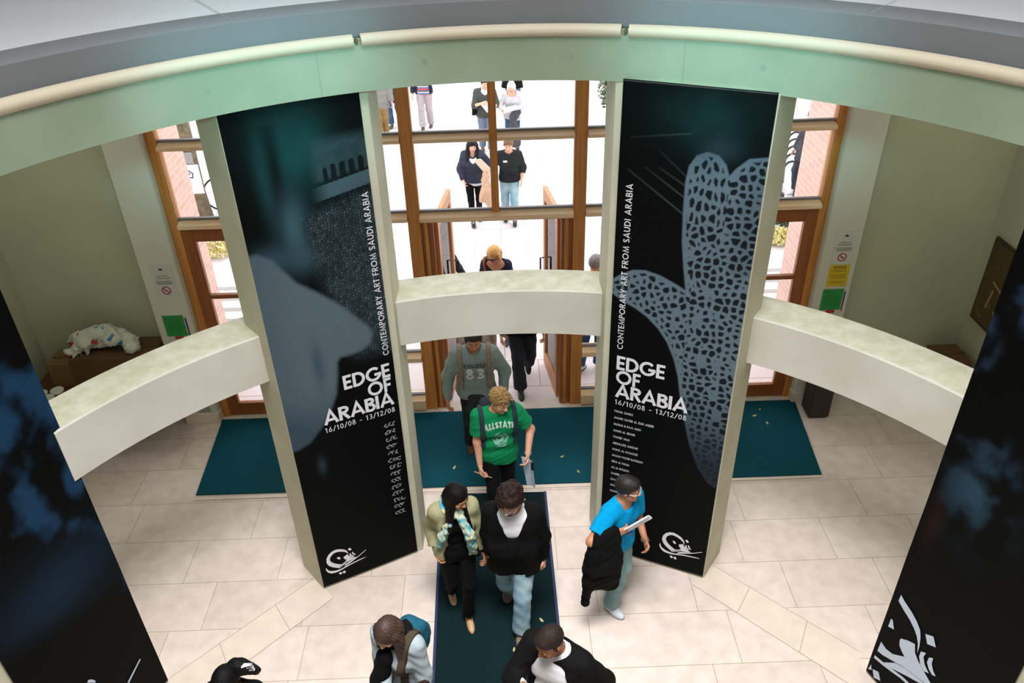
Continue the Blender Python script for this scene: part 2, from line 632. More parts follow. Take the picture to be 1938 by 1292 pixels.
# upper floor slab with the round opening (white shelf on top, lobby ceiling below)
b = MB()
inner = ring_path(0.12, n=96)[:-1]
outer = []
for x, y, nx, ny in inner:
    dx, dy = x - OX, y - OY
    k = min(abs((5.6 if dx > 0 else -5.6) - OX) / max(abs(dx), 1e-6), abs(((8.10 if dy > 0 else -4.2) - OY)) / max(abs(dy), 1e-6))
    outer.append((OX + dx * k, OY + dy * k))
n = len(inner)
vs = [(x, y, ZTOP) for x, y, _, _ in inner] + [(x, y, ZTOP) for x, y in outer] + [(x, y, ZF0 + .02) for x, y, _, _ in inner] + [(x, y, ZF0 + .02) for x, y in outer]
fs = []
for i in range(n):
    j = (i + 1) % n
    fs += [(j, i, n + i, n + j), (2 * n + i, 2 * n + j, 3 * n + j, 3 * n + i), (n + i, n + j, 3 * n + j, 3 * n + i)]
b.add(vs, fs)
struct(b.build('ceiling', M_WHITE))
# ring of the opening: concrete fascia, shadow gap, grey band
fas = MB().sweep(ring_path(0, n=144), [(0, ZF0), (0.5, ZF0), (0.5, ZF1 + .06), (0.1, ZF1 + .06), (0.0, ZF1)]).build('trim_3', M_FASC, auto=40)
struct(fas)
grey = MB().sweep(ring_path(0.06, n=144), [(0, ZF1 + .05), (0.3, ZF1 + .05), (0.3, ZTOP + .012), (0.02, ZTOP + .012), (0.0, ZTOP)]).build('trim_4', M_GREY, auto=40)
struct(grey)
jn = MB()
for t in (-30.0, 5.0, 40.0):
    x, y, nx, ny = ring_path(0.1, t, t + 1, 1)[0]
    jn.add([(x - ny * .003, y + nx * .003, ZTOP + .013), (x + ny * .003, y - nx * .003, ZTOP + .013), (x + ny * .003 + nx * 2, y - nx * .003 + ny * 2, ZTOP + .013), (x - ny * .003 + nx * 2, y + nx * .003 + ny * 2, ZTOP + .013)], [(0, 1, 2, 3)])
struct(jn.build('trim_5', mat('panel_joint', (170, 172, 176), 0.8)))
# form-tie marks and pour joints in the fascia
ties = [-34.5, -9.5, 8.2, 30.5]
for k, t in enumerate(ties):
    x, y, nx, ny = ring_path(-0.001, t, t + 1, 1)[0]
    pts = [(x + ny * .022 * math.cos(a), y - nx * .022 * math.cos(a), 4.80 + .022 * math.sin(a)) for a in [2 * PI * i / 14 for i in range(14)]]
    q = MB().poly(pts)
    q.build('plug', mat('tie_plug', (140, 158, 140), 0.8), parent=fas)
for t in (-22, 21.5):
    x, y, nx, ny = ring_path(-0.0015, t, t + 1, 1)[0]
    MB().add([(x - ny * .002, y + nx * .002, ZF0), (x + ny * .002, y - nx * .002, ZF0), (x + ny * .002, y - nx * .002, ZF1), (x - ny * .002, y + nx * .002, ZF1)], [(0, 1, 2, 3)]).build('joint_line', mat('pour_joint', (128, 150, 138), 0.8), parent=fas)
# cream half-round moulding in segments with small gaps
segs = [(-100, -17.6), (-16.7, 14.0), (14.9, 100)]
for k, (a0, a1) in enumerate(segs):
    prof = [(-0.055 + 0.062 * (1 - math.cos(a)) * .8, ZF1 + .035 + .042 * math.sin(a)) for a in np.linspace(-1.9, 1.9, 13)]
    o = MB().sweep(ring_path(0.02, a0, a1, 90), prof).build('trim_%d' % (6 + k), M_CREAM, auto=50)
    struct(o)
for t in (-17.15, 14.45):
    x, y, nx, ny = ring_path(0.0, t, t + 1, 1)[0]
    MB().tube([(x + nx * .04, y + ny * .04, ZF1 + .035), (x - nx * .012, y - ny * .012, ZF1 + .035)], .012, 8).build('bracket', mat('bracket_brown', (120, 100, 70), 0.5), parent=fas)

# lower beams between the columns
def cyl_path(r, a0, a1, n):
    return [(0.05 + r * math.sin(math.radians(a)), 2.29 + r * math.cos(math.radians(a)), math.sin(math.radians(a)), math.cos(math.radians(a))) for a in np.linspace(a0, a1, n + 1)]


beam_spans = [(-16, 15.4), (-58.0, -31), (30.5, 60.5), (-100, -74), (74, 100)]
for k, (a0, a1) in enumerate(beam_spans):
    path = cyl_path(3.62, a0, a1, 40)
    b = MB()
    b.sweep(path, [(0, 2.405), (0.36, 2.405), (0.36, 2.845), (0.012, 2.84), (0, 2.828)])
    nf = len(b.f)
    # top faces get the weathered material
    b.mi = [1 if (i < 40 * 5 and i % 5 == 2) else 0 for i in range(nf)]
    o = b.build('beam', [M_BEAM, M_BEAMTOP], auto=40)
    struct(o, ['curved concrete beam spanning the entrance doors between the two lettered columns', 'curved concrete beam left of the entrance, in front of the boxes', 'curved concrete beam right of the entrance, under the framed picture', 'concrete beam at the far left behind the dark banner', 'concrete beam at the far right behind the dark banner'][k])

# columns (wedge-shaped in plan)
COLS = {
    'left': [(-1.83, 5.215), (-0.90, 5.665), (-0.885, 6.02), (-2.075, 5.505)],
    'right': [(0.84, 5.645), (1.845, 5.172), (2.075, 5.485), (0.83, 6.02)],
    'far_left': [(-3.021, 4.272), (-3.431, 3.296), (-3.83, 3.36), (-3.36, 4.60)],
    'far_right': [(3.003, 4.109), (3.412, 3.126), (3.81, 3.2), (3.33, 4.46)],
}
for k, nm in enumerate(COLS):
    pl = COLS[nm]
    if nm in ('left', 'far_right'):
        pl = pl
    ar = sum(pl[i][0] * pl[(i + 1) % 4][1] - pl[(i + 1) % 4][0] * pl[i][1] for i in range(4))
    if ar < 0:
        pl = pl[::-1]
    struct(MB().prism(pl, 0, ZF0 + .01).build('column', M_COL), {'left': 'concrete column left of the entrance, faced with a dark lettered banner', 'right': 'concrete column right of the entrance, faced with a dark lettered banner', 'far_left': 'concrete column at the left edge behind a blue and black banner', 'far_right': 'concrete column at the right edge behind a black banner'}[nm])

# walls of the lobby
struct(MB().box((-5.75, -4.2, 0), (-5.5, 8.4, ZF0 + .02)).build('wall_left', M_WALL))
struct(MB().box((5.5, -4.2, 0), (5.75, 8.4, ZF0 + .02)).build('wall_right', M_WALL))
struct(MB().box((-5.75, -4.4, 0), (5.75, -4.2, 9)).build('wall_back', M_WALL))
struct(MB().box((-5.5, 8.06, 0), (-3.9, 8.4, ZF0 + .02)).build('wall_front_left', M_WALL))
struct(MB().box((3.9, 8.06, 0), (5.5, 8.4, ZF0 + .02)).build('wall_front_right', M_WALL))
# upper storey enclosure, open to the sky above the atrium
struct(MB().box((-7.2, -4.4, ZTOP), (-7.0, 8.1, 9.0)).build('wall_upper_left', M_WHITE))
struct(MB().box((7.0, -4.4, ZTOP), (7.2, 8.1, 9.0)).build('wall_upper_right', M_WHITE))
struct(MB().box((-7.2, 7.9, ZTOP), (7.2, 8.1, 9.0)).build('wall_upper_front', M_WHITE))
sl = MB()
sl.box((-7.2, -4.4, ZTOP - .2), (-5.6, 8.1, ZTOP)).box((5.6, -4.4, ZTOP - .2), (7.2, 8.1, ZTOP))
struct(sl.build('floor_upper', M_WHITE))
rf = MB()
rh = 2.6
rf.box((-7.2, -4.4, 9.0), (-rh, 8.1, 9.2)).box((rh, -4.4, 9.0), (7.2, 8.1, 9.2)).box((-rh, -4.4, 9.0), (rh, 2.3 - rh, 9.2)).box((-rh, 2.3 + rh, 9.0), (rh, 8.1, 9.2))
struct(rf.build('ceiling_upper', M_WHITE))

# piers flanking the glazed screen, with skirting
for sx, nm in ((-1, 'left'), (1, 'right')):
    xa, xb = sorted((sx * 3.555, sx * 3.955))
    b = MB()
    r = 0.035
    edge = []
    if sx < 0:
        poly = [(xa, 8.12), (xa, 7.86)] + [(xb - r + r * math.sin(t), 7.86 + r - r * math.cos(t)) for t in np.linspace(0, PI / 2, 6)] + [(xb, 8.12)]
    else:
        poly = [(xa, 8.12)] + [(xa + r - r * math.cos(t), 7.86 + r - r * math.sin(t)) for t in np.linspace(0, PI / 2, 6)] + [(xb, 7.86), (xb, 8.12)]
    b.prism(poly, 0, ZF0 + .02)
    struct(b.build('wall_pier_' + nm, M_PIER, auto=40))
    struct(MB().box((xa - .012, 7.842, 0), (xb + .012, 8.1, .15), b=.006).build('baseboard_' + nm, M_BAND))
# threshold of stone
struct(MB().box((-3.55, 7.90, 0), (3.55, 8.10, .012)).build('trim_9', mat('threshold_stone', (206, 198, 186), 0.6, var=.06, scale=10)))

# ------------------------------------------------------------------ glazed timber screen
YF0, YF1 = 7.955, 8.075


def vbar(x0, x1, z0, z1, parent, name='mullion', y0=YF0, y1=YF1, m=None):
    return MB().box((x0, y0, z0), (x1, y1, z1), b=.008).build(name, m or M_WOODV, parent=parent)


def hbar(x0, x1, z0, z1, parent, name='transom', y0=YF0, y1=YF1, m=None):
    b = MB()
    # sloped weathering top like a window sill
    vs = [(x, y, z) for x in (x0, x1) for y, z in ((y0 - .03, z0 + .004), (y0 - .05, z0 + .020), (y0 - .05, z1 - .034), (y0 + .048, z1), (y1, z1), (y1, z0))]
    b.add(vs, [tuple(range(6)), tuple(range(11, 5, -1))] + [(i, 6 + i, 6 + (i + 1) % 6, (i + 1) % 6) for i in range(6)])
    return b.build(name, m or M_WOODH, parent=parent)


def pane(x0, x1, z0, z1, parent, bead=True):
    p = MB().box((x0, 8.012, z0), (x1, 8.018, z1)).build('pane', M_GLASS, parent=parent)
    if bead:
        MB().box((x0, 7.99, z0), (x1, 8.03, z0 + .022)).build('glazing_bar', mat('grey_gasket', (120, 116, 122), 0.5), parent=parent)
    return p


ZT = 4.62
w1 = struct(empty('window_1', (-2.9, 8.0, 2.65)), 'timber window over the left hand door')
vbar(-3.56, -3.45, 0, ZT, w1, 'jamb')
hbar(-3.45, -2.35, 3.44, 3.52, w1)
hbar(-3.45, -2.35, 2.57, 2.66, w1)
pane(-3.45, -2.35, 3.52, ZT, w1)
pane(-3.45, -2.35, 2.66, 3.44, w1)
w2 = struct(empty('window_2', (-1.6, 8.0, 0)), 'timber sidelight left of the open double doors')
vbar(-2.35, -2.23, 0, ZT, w2)
for z0, z1 in ((3.44, 3.52), (2.57, 2.66), (.74, .85), (0.02, .21)):
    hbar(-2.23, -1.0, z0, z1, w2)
for z0, z1 in ((3.52, ZT), (2.66, 3.44), (.85, 2.57), (.21, .74)):
    pane(-2.23, -1.0, z0, z1, w2)
w3 = struct(empty('window_3', (-.04, 8.0, 2.65)), 'four pane timber window above the open double doors')
vbar(-1.0, -.865, 0, ZT, w3)
vbar(.79, .925, 0, ZT, w3)
vbar(-.085, -.005, 2.60, ZT, w3, y0=YF0 + .01)
for x0, x1 in ((-.865, -.085), (-.005, .79)):
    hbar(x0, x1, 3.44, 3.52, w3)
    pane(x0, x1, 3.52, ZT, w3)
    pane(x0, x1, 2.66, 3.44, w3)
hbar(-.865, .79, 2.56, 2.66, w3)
# deeper dark door lining on both sides
for x0, x1 in ((-.865, -.735), (.665, .79)):
    MB().box((x0, 7.985, 0), (x1, 8.16, 2.56), b=.006).build('door_lining', M_WOODD, parent=w3)
    MB().box((x0 + .035, 7.97, 0), (x0 + .075, 7.99, 2.56)).build('door_stop', M_WOODV, parent=w3)
w4 = struct(empty('window_4', (1.6, 8.0, 0)), 'timber sidelight right of the open double doors')
vbar(2.23, 2.35, 0, ZT, w4)
for z0, z1 in ((3.44, 3.52), (2.57, 2.66), (.74, .85), (0.02, .21)):
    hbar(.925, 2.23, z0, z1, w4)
for z0, z1 in ((3.52, ZT), (2.66, 3.44), (.85, 2.57), (.21, .74)):
    pane(.925, 2.23, z0, z1, w4)
w5 = struct(empty('window_5', (2.9, 8.0, 2.65)), 'timber window over the right hand door')
vbar(3.465, 3.57, 0, ZT, w5, 'jamb')
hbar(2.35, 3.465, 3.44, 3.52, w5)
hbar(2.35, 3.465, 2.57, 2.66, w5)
pane(2.35, 3.465, 3.52, ZT, w5)
pane(2.35, 3.465, 2.66, 3.44, w5)


def closed_door(name, x0, x1, label, hinge_left):
    d = struct(empty(name, ((x0 + x1) / 2, 8.0, 0)), label)
    s = 0.13
    MB().box((x0, 7.965, 0.02), (x0 + s, 8.035, 2.55), b=.006).build('stile', M_WOODD, parent=d)
    MB().box((x1 - s, 7.965, 0.02), (x1, 8.035, 2.55), b=.006).build('stile', M_WOODD, parent=d)
    MB().box((x0 + s, 7.97, 2.41), (x1 - s, 8.03, 2.55), b=.004).build('rail', M_WOODD, parent=d)
    MB().box((x0 + s, 7.97, 1.69), (x1 - s, 8.03, 1.74), b=.004).build('rail', M_WOODD, parent=d)
    MB().box((x0 + s, 7.97, 0.02), (x1 - s, 8.03, .20), b=.004).build('rail', M_WOODD, parent=d)
    MB().box((x0 + s, 7.995, .20), (x1 - s, 8.003, 1.69)).build('pane', M_GLASS, parent=d)
    MB().box((x0 + s, 7.995, 1.74), (x1 - s, 8.003, 2.41)).build('pane', M_GLASS, parent=d)
    hx = x1 - .06 if hinge_left else x0 + .06
    MB().tube([(hx, 7.93, .95), (hx, 7.93, 1.35)], .012, 8).build('handle', mat('brushed_steel', (170, 170, 172), .3, metal=1), parent=d)
    return d


closed_door('door_1', -3.45, -2.36, 'closed glazed timber door at the left of the screen', True)
closed_door('door_4', 2.36, 3.465, 'closed glazed timber door at the right of the screen', False)


def open_leaf(name, hx, ang, label):
    """door leaf hinged at (hx, 8.1) swung outwards; ang = plan direction of the leaf"""
    d = struct(empty(name, (hx, 8.12, 0)), label)
    ux, uy = math.sin(ang), math.cos(ang)
    Wd, T = 0.80, 0.05

    def blk(a, b_, z0, z1, nm, m, t=T):
        nx, ny = uy, -ux
        pl = [(hx + ux * a - nx * t / 2, 8.12 + uy * a - ny * t / 2), (hx + ux * a + nx * t / 2, 8.12 + uy * a + ny * t / 2), (hx + ux * b_ + nx * t / 2, 8.12 + uy * b_ + ny * t / 2), (hx + ux * b_ - nx * t / 2, 8.12 + uy * b_ - ny * t / 2)]
        ar = sum(pl[i][0] * pl[(i + 1) % 4][1] - pl[(i + 1) % 4][0] * pl[i][1] for i in range(4))
        if ar < 0:
            pl = pl[::-1]
        MB().prism(pl, z0, z1).build(nm, m, parent=d)
    mw = wood('pale_door_timber_' + name, (178, 118, 66), (204, 146, 92), 2)
    blk(0, .09, .02, 2.54, 'stile', mw)
    blk(Wd - .09, Wd, .02, 2.54, 'stile', mw)
    blk(.09, Wd - .09, 2.40, 2.54, 'rail', mw)
    blk(.09, Wd - .09, .02, .22, 'rail', mw)
    blk(.09, Wd - .09, .22, 2.40, 'pane', M_GLASS, .008)
    nx, ny = uy, -ux
    for sgn in (-1, 1):
        P = [(hx + ux * (Wd - .05) + nx * sgn * q, 8.12 + uy * (Wd - .05) + ny * sgn * q, z) for q, z in ((.02, 1.62), (.07, 1.62), (.07, 1.12), (.02, 1.12))]
        MB().tube(P, .011, 8).build('handle', M_DARK, parent=d)
    return d


open_leaf('door_2', -.715, math.radians(8), 'left leaf of the double doors, swung open outwards')
open_leaf('door_3', .655, math.radians(-8), 'right leaf of the double doors, swung open outwards')
# ------------------------------------------------------------------ banners
def vnoise(x, y, seed=0):
    """2-D value noise in numpy"""
    xi, yi = np.floor(x).astype(np.int64), np.floor(y).astype(np.int64)
    xf, yf = x - xi, y - yi
    u, v = xf * xf * (3 - 2 * xf), yf * yf * (3 - 2 * yf)

    def h(a, b):
        n = (a * 374761393 + b * 668265263 + seed * 1274126177) & 0xFFFFFFFF
        n = ((n ^ (n >> 13)) * 1274126177) & 0xFFFFFFFF
        return ((n ^ (n >> 16)) & 0xFFFF) / 65535.0
    return (h(xi, yi) * (1 - u) + h(xi + 1, yi) * u) * (1 - v) + (h(xi, yi + 1) * (1 - u) + h(xi + 1, yi + 1) * u) * v


def fbm(x, y, seed=0, oct=4):
    s, a, t = 0, 0.5, 0
    for i in range(oct):
        s = s + a * vnoise(x * 2 ** i, y * 2 ** i, seed + i)
        t += a
        a *= 0.5
    return s / t


def sd_poly(px, py, poly):
    """signed distance to a polygon (negative inside)"""
    P = np.array(poly, float)
    d = np.full(px.shape, 1e9)
    s = np.ones(px.shape)
    n = len(P)
    for i in range(n):
        a, b = P[i], P[i - 1]
        ex, ey = b - a
        wx, wy = px - a[0], py - a[1]
        t = np.clip((wx * ex + wy * ey) / (ex * ex + ey * ey), 0, 1)
        d = np.minimum(d, (wx - ex * t) ** 2 + (wy - ey * t) ** 2)
        c1, c2, c3 = py >= a[1], py < b[1], ex * wy > ey * wx
        flip = (c1 & c2 & c3) | (~c1 & ~c2 & ~c3)
        s = np.where(flip, -s, s)
    return s * np.sqrt(d)


def sstep(a, b, x):
    t = np.clip((x - a) / (b - a), 0, 1)
    return t * t * (3 - 2 * t)


def blob(u, z, cu, cz, ru, rz):
    return np.exp(-(((u - cu) / ru) ** 2 + ((z - cz) / rz) ** 2))


def cells(u, z, cs, seed, ax=1.0, ay=1.0):
    """F1 and F2 of jittered cells"""
    x, y = u / (cs * ax), z / (cs * ay)
    xi, yi = np.floor(x).astype(int), np.floor(y).astype(int)
    f1 = np.full(u.shape, 9.0)
    f2 = np.full(u.shape, 9.0)
    cid = np.zeros(u.shape)
    for dx in (-1, 0, 1):
        for dy in (-1, 0, 1):
            cx, cy = xi + dx, yi + dy
            jx = vnoise(cx * 1.0, cy * 1.0, seed)
            jy = vnoise(cx * 1.0, cy * 1.0, seed + 7)
            d = np.hypot(x - cx - .5 - (jx - .5) * .75, y - cy - .5 - (jy - .5) * .75)
            new = d < f1
            f2 = np.where(new, f1, np.minimum(f2, d))
            cid = np.where(new, jx, cid)
            f1 = np.where(new, d, f1)
    return f1, f2, cid


def mixc(c, col, t):
    return c * (1 - t[..., None]) + np.array(lin(*col)) * t[..., None]


def art_left(u, z):
    c = np.ones(u.shape + (3,)) * np.array(lin(9, 12, 12))
    n1 = fbm(u * 9, z * 5, 3)
    c = mixc(c, (26, 74, 74), .85 * blob(u, z, .47, 4.30, .22, .30) * (.55 + .6 * n1))  # teal of the print together with the lamp glow painted into it
    c = mixc(c, (28, 66, 72), .6 * blob(u, z, .22, 4.1, .06, .35))
    c = mixc(c, (8, 12, 13), .9 * blob(u, z, .30, 4.05, .05, .5) * (z < 4.5))
    c = mixc(c, (62, 92, 104), .95 * blob(u, z, .36, 3.72, .10, .24))
    c = mixc(c, (56, 84, 96), .8 * blob(u, z, .40, 3.50, .16, .12))
    c = mixc(c, (54, 80, 92), .8 * blob(u, z, .14, 3.52, .16, .11))
    # wall with a row of arches and the road under it
    wall = sstep(.52, .62, u) * sstep(4.02, 4.06, z - (u - .6) * .12) * (1 - sstep(4.28, 4.4, z))
    c = mixc(c, (52, 74, 80), .75 * wall * (.6 + .6 * fbm(u * 30, z * 30, 9)))
    for k, cu in enumerate((.645, .705, .775, .845, .915)):
        zb = 4.035 + (cu - .6) * .12
        w_ = .022 if k else .014
        arch = (np.abs(u - cu) < w_) & (z > zb) & (z < zb + .085) | (np.hypot((u - cu), (z - zb - .085)) < w_)
        c = mixc(c, (14, 20, 24), .9 * arch)
    road = np.abs(z - (3.955 + (u - .6) * .16)) < .055
    c = mixc(c, (74, 98, 108), .8 * road * sstep(.5, .68, u))
    # cobbles
    cob = sstep(.44, .62, u + .18 * (z - 3.1)) * (1 - sstep(3.74, 3.92, z - (u - .6) * .25)) * sstep(2.4, 2.6, z)
    f1, f2, cid = cells(u, z, .022, 5)
    f1b, f2b, _ = cells(u, z, .06, 15)
    tone = np.clip((f2 - f1) * 1.2, 0, 1) * (.3 + .7 * cid) * (.5 + .7 * fbm(u * 14, z * 14, 21))
    cc = mixc(np.ones_like(c) * np.array(lin(20, 28, 32)), (92, 112, 122), np.clip(tone, 0, 1))
    c = c * (1 - cob[..., None]) + cc * cob[..., None]
    # big soft silhouette
    poly = [(-.1, 3.60), (.06, 3.60), (.16, 3.52), (.30, 3.30), (.46, 3.16), (.60, 3.02), (.72, 2.86), (.80, 2.76), (.825, 2.68), (.80, 2.60), (.72, 2.55), (.60, 2.535), (.53, 2.54), (.50, 2.50), (.485, 2.38), (.45, 2.20), (.38, 2.04), (.28, 1.90), (.16, 1.78), (.05, 1.74), (-.1, 1.74)]
    d = sd_poly(u, z, poly)
    m = 1 - sstep(-.028, .02, d)
    tone = .85 + .15 * fbm(u * 60, z * 60, 2)
    face = mixc(np.ones_like(c) * np.array(lin(90, 108, 118)), (62, 80, 92), np.clip(.8 * blob(u, z, .34, 2.52, .045, .22) + .9 * sstep(2.35, 1.8, z) + .35 * sstep(.3, 0, u), 0, 1)) * tone[..., None]
    c = c * (1 - m[..., None]) + face * m[..., None]
    c = mixc(c, (46, 58, 68), .9 * blob(u, z, .215, 1.50, .035, .09))
    return c


def art_right(u, z):
    c = np.ones(u.shape + (3,)) * np.array(lin(9, 12, 12))
    c = mixc(c, (22, 52, 54), .7 * blob(u, z, .62, 4.45, .3, .2) * (.4 + fbm(u * 8, z * 6, 4)))
    c = mixc(c, (40, 60, 68), .6 * blob(u, z, .72, 4.24, .14, .09))
    # faint strands left of the hand
    for a0, b0, a1, b1, t in ((.07, 4.02, .52, 3.72, .45), (.2, 4.05, .5, 3.86, .35), (.3, 4.06, .5, 3.95, .3), (.08, 4.26, .5, 4.33, .2), (.3, 4.18, .5, 4.02, .2)):
        L = math.hypot(a1 - a0, b1 - b0)
        tt = np.clip(((u - a0) * (a1 - a0) + (z - b0) * (b1 - b0)) / L ** 2, 0, 1)
        d = np.hypot(u - a0 - tt * (a1 - a0), z - b0 - tt * (b1 - b0))
        c = mixc(c, (92, 106, 110), t * (1 - sstep(.002, .009, d)) * (.3 + .7 * tt))
    # lace glove
    hand = [(.50, 3.98), (.515, 4.10), (.56, 4.18), (.63, 4.215), (.71, 4.20), (.77, 4.14), (.80, 4.06), (.84, 4.12), (.92, 4.20), (1.2, 4.26), (1.2, 1.1), (.96, 1.22), (.86, 1.36), (.76, 1.60), (.69, 1.86), (.635, 2.08), (.60, 2.28), (.55, 2.45), (.48, 2.60), (.40, 2.71), (.30, 2.80), (.20, 2.86), (.10, 2.90), (.03, 2.94), (-.02, 2.97), (-.02, 3.07), (.06, 3.14), (.16, 3.20), (.26, 3.215), (.37, 3.195), (.46, 3.16), (.53, 3.13), (.585, 3.10), (.575, 3.16), (.55, 3.3), (.52, 3.5), (.505, 3.75)]
    d = sd_poly(u, z, hand)
    m = 1 - sstep(-.006, .008, d)
    base = mixc(np.ones_like(c) * np.array(lin(98, 116, 128)), (70, 86, 98), np.clip(.7 * blob(u, z, .62, 4.2, .2, .15) + sstep(2.3, 1.7, z) + .4 * sstep(.8, 1.0, u) * (z > 3.3), 0, 1))
    base = mixc(base, (34, 44, 54), .95 * sstep(1.95, 1.35, z))
    base = base * (.88 + .2 * fbm(u * 70, z * 70, 6))[..., None]
    wu = u + .02 * (fbm(u * 9, z * 9, 31) - .5)
    wz = z + .02 * (fbm(u * 9, z * 9, 41) - .5)
    a = math.radians(-28)
    q = sstep(.7, .55, u) * (z < 3.25) * (z > 2.3)
    ru = wu * math.cos(a) - wz * math.sin(a)
    rz_ = wu * math.sin(a) + wz * math.cos(a)
    f1, f2, cid = cells(np.where(q > .5, ru, wu), np.where(q > .5, rz_, wz), .062, 51)
    g1, g2, gid = cells(wu, wz, .052, 61, .95, 1.9)
    top = (z > 3.66) & (u < .81)
    hole = np.where(top, sstep(.36, .46, g2 - g1 + .1 * gid), sstep(.26, .36, (f2 - f1) * (.55 + .75 * cid)))
    hole = hole * (1 - sstep(-.034, -.02, d)) * (1 - .5 * sstep(1.9, 1.4, z))
    base = mixc(base, (12, 16, 20), .95 * hole)
    c = c * (1 - m[..., None]) + base * m[..., None]
    return c


def art_far_left(u, z):
    c = np.ones(u.shape + (3,)) * np.array(lin(8, 10, 10))
    n = fbm(u * 2.6 + 2, z * 1.9, 71, 5)
    n2 = fbm(u * 5, z * 4, 77, 5)
    sky = sstep(.46, .62, n + .18 * (n2 - .5))
    c = mixc(c, (30, 62, 92), .95 * sky * sstep(.9, 1.5, z + .3 * u))
    c = mixc(c, (24, 44, 62), .8 * blob(u, z, .45, 1.75, .5, .28))
    c = mixc(c, (8, 10, 9), 1 - sstep(1.25, 1.5, z + (u - .3) * -.35))
    return c


def art_far_right(u, z):
    c = np.ones(u.shape + (3,)) * np.array(lin(8, 10, 9))
    n = fbm(u * 4, z * 3, 81, 5)
    c = mixc(c, (40, 58, 80), .8 * sstep(.5, .7, n) * sstep(2.3, 2.9, z))
    c = mixc(c, (46, 74, 92), .8 * sstep(.45, .68, n) * blob(u, z, .3, 2.35, .25, .3))
    c = mixc(c, (44, 24, 20), .6 * blob(u, z, .1, 1.9, .06, .25))
    return c


LOGO = [
[(0.834,0.396),(0.829,0.431),(0.81,0.461),(0.784,0.482),(0.749,0.5),(0.717,0.506),(0.684,0.498),(0.65,0.474),(0.625,0.432),(0.619,0.377),(0.634,0.335),(0.659,0.303),(0.687,0.28),(0.719,0.256),(0.752,0.263),(0.783,0.276),(0.811,0.3),(0.807,0.315),(0.779,0.299),(0.753,0.292),(0.732,0.302),(0.706,0.322),(0.682,0.344),(0.663,0.37),(0.655,0.394),(0.657,0.418),(0.668,0.441),(0.69,0.463),(0.714,0.471),(0.741,0.468),(0.774,0.455),(0.799,0.439),(0.819,0.419),(0.831,0.394)] ,
[(0.6,0.311),(0.602,0.28),(0.616,0.247),(0.646,0.22),(0.686,0.212),(0.732,0.215),(0.786,0.229),(0.844,0.242),(0.902,0.25),(0.954,0.258),(0.989,0.262),(0.99,0.266),(0.955,0.269),(0.902,0.263),(0.844,0.255),(0.786,0.244),(0.734,0.234),(0.69,0.238),(0.656,0.249),(0.628,0.267),(0.613,0.29),(0.608,0.315)] ,
[(0.841,0.386),(0.845,0.355),(0.864,0.334),(0.878,0.333),(0.881,0.346),(0.871,0.351),(0.857,0.367),(0.855,0.392)] ,
[(0.867,0.393),(0.871,0.371),(0.886,0.349),(0.899,0.346),(0.901,0.354),(0.893,0.363),(0.881,0.381),(0.881,0.399)] ,
[(0.781,0.372),(0.821,0.393),(0.836,0.363),(0.86,0.331),(0.901,0.317),(0.891,0.307),(0.839,0.297),(0.801,0.294),(0.771,0.27),(0.725,0.249),(0.712,0.265),(0.751,0.286),(0.794,0.31),(0.808,0.327),(0.791,0.34)] ,
[(0.773,0.246),(0.791,0.273),(0.811,0.283),(0.869,0.297),(0.925,0.317),(0.967,0.341),(1.005,0.363),(1.006,0.357),(0.968,0.333),(0.912,0.301),(0.842,0.271),(0.799,0.255)] ,
[(0.718,0.396),(0.741,0.401),(0.757,0.372),(0.739,0.363)] ,
[(0.836,0.453),(0.855,0.465),(0.873,0.435),(0.853,0.425)] ,
[(0.708,0.188),(0.73,0.195),(0.744,0.171),(0.724,0.16)] ,
[(0.744,0.184),(0.766,0.196),(0.781,0.17),(0.76,0.157)] ,
]
LOGO_FR = [
[(0.064,1.077),(0.106,1.05),(0.19,1.014),(0.253,0.973),(0.297,0.927),(0.32,0.866),(0.337,0.778),(0.34,0.704),(0.318,0.792),(0.29,0.847),(0.251,0.89),(0.195,0.931),(0.125,0.965),(0.061,1.003)] ,
[(0.182,0.687),(0.236,0.73),(0.299,0.763),(0.323,0.687),(0.367,0.64),(0.421,0.607),(0.516,0.555),(0.476,0.501),(0.389,0.479),(0.319,0.464),(0.252,0.438),(0.171,0.397),(0.088,0.359),(0.038,0.35),(0.042,0.472),(0.1,0.452),(0.165,0.467),(0.261,0.555),(0.223,0.579),(0.19,0.613),(0.179,0.66)] ,
[(0.121,0.302),(0.213,0.413),(0.306,0.457),(0.471,0.494),(0.441,0.453),(0.339,0.402),(0.235,0.343),(0.161,0.3)] ,
[(0.03,0.28),(0.152,0.304),(0.252,0.336),(0.309,0.352),(0.372,0.357),(0.348,0.324),(0.289,0.316),(0.219,0.292),(0.132,0.266),(0.032,0.247)] ,
[(0.342,0.938),(0.404,0.983),(0.449,0.909),(0.383,0.867)] ,
[(0.054,0.779),(0.069,0.783),(0.106,0.707),(0.053,0.681)] ,
[(0.052,0.122),(0.108,0.155),(0.149,0.087),(0.087,0.049)] ,
[(0.027,0.15),(0.048,0.101),(0.016,0.074)] ,
[(0.361,0.749),(0.4,0.78),(0.394,0.722),(0.423,0.666),(0.476,0.624),(0.437,0.601),(0.393,0.627),(0.362,0.69)] ,
[(0.433,0.767),(0.462,0.795),(0.468,0.734),(0.499,0.683),(0.531,0.66),(0.502,0.64),(0.463,0.663),(0.432,0.706)] ,
]
LOGO_FL = [[(0.152, 0.535), (0.146, 0.521), (0.31, 0.433), (0.322, 0.451)], [(0.588, 0.826), (0.571, 0.838), (0.548, 0.812), (0.53, 0.772), (0.535, 0.752)], [(0.034, 0.052), (0.02, 0.043), (0.022, 0.027)]]


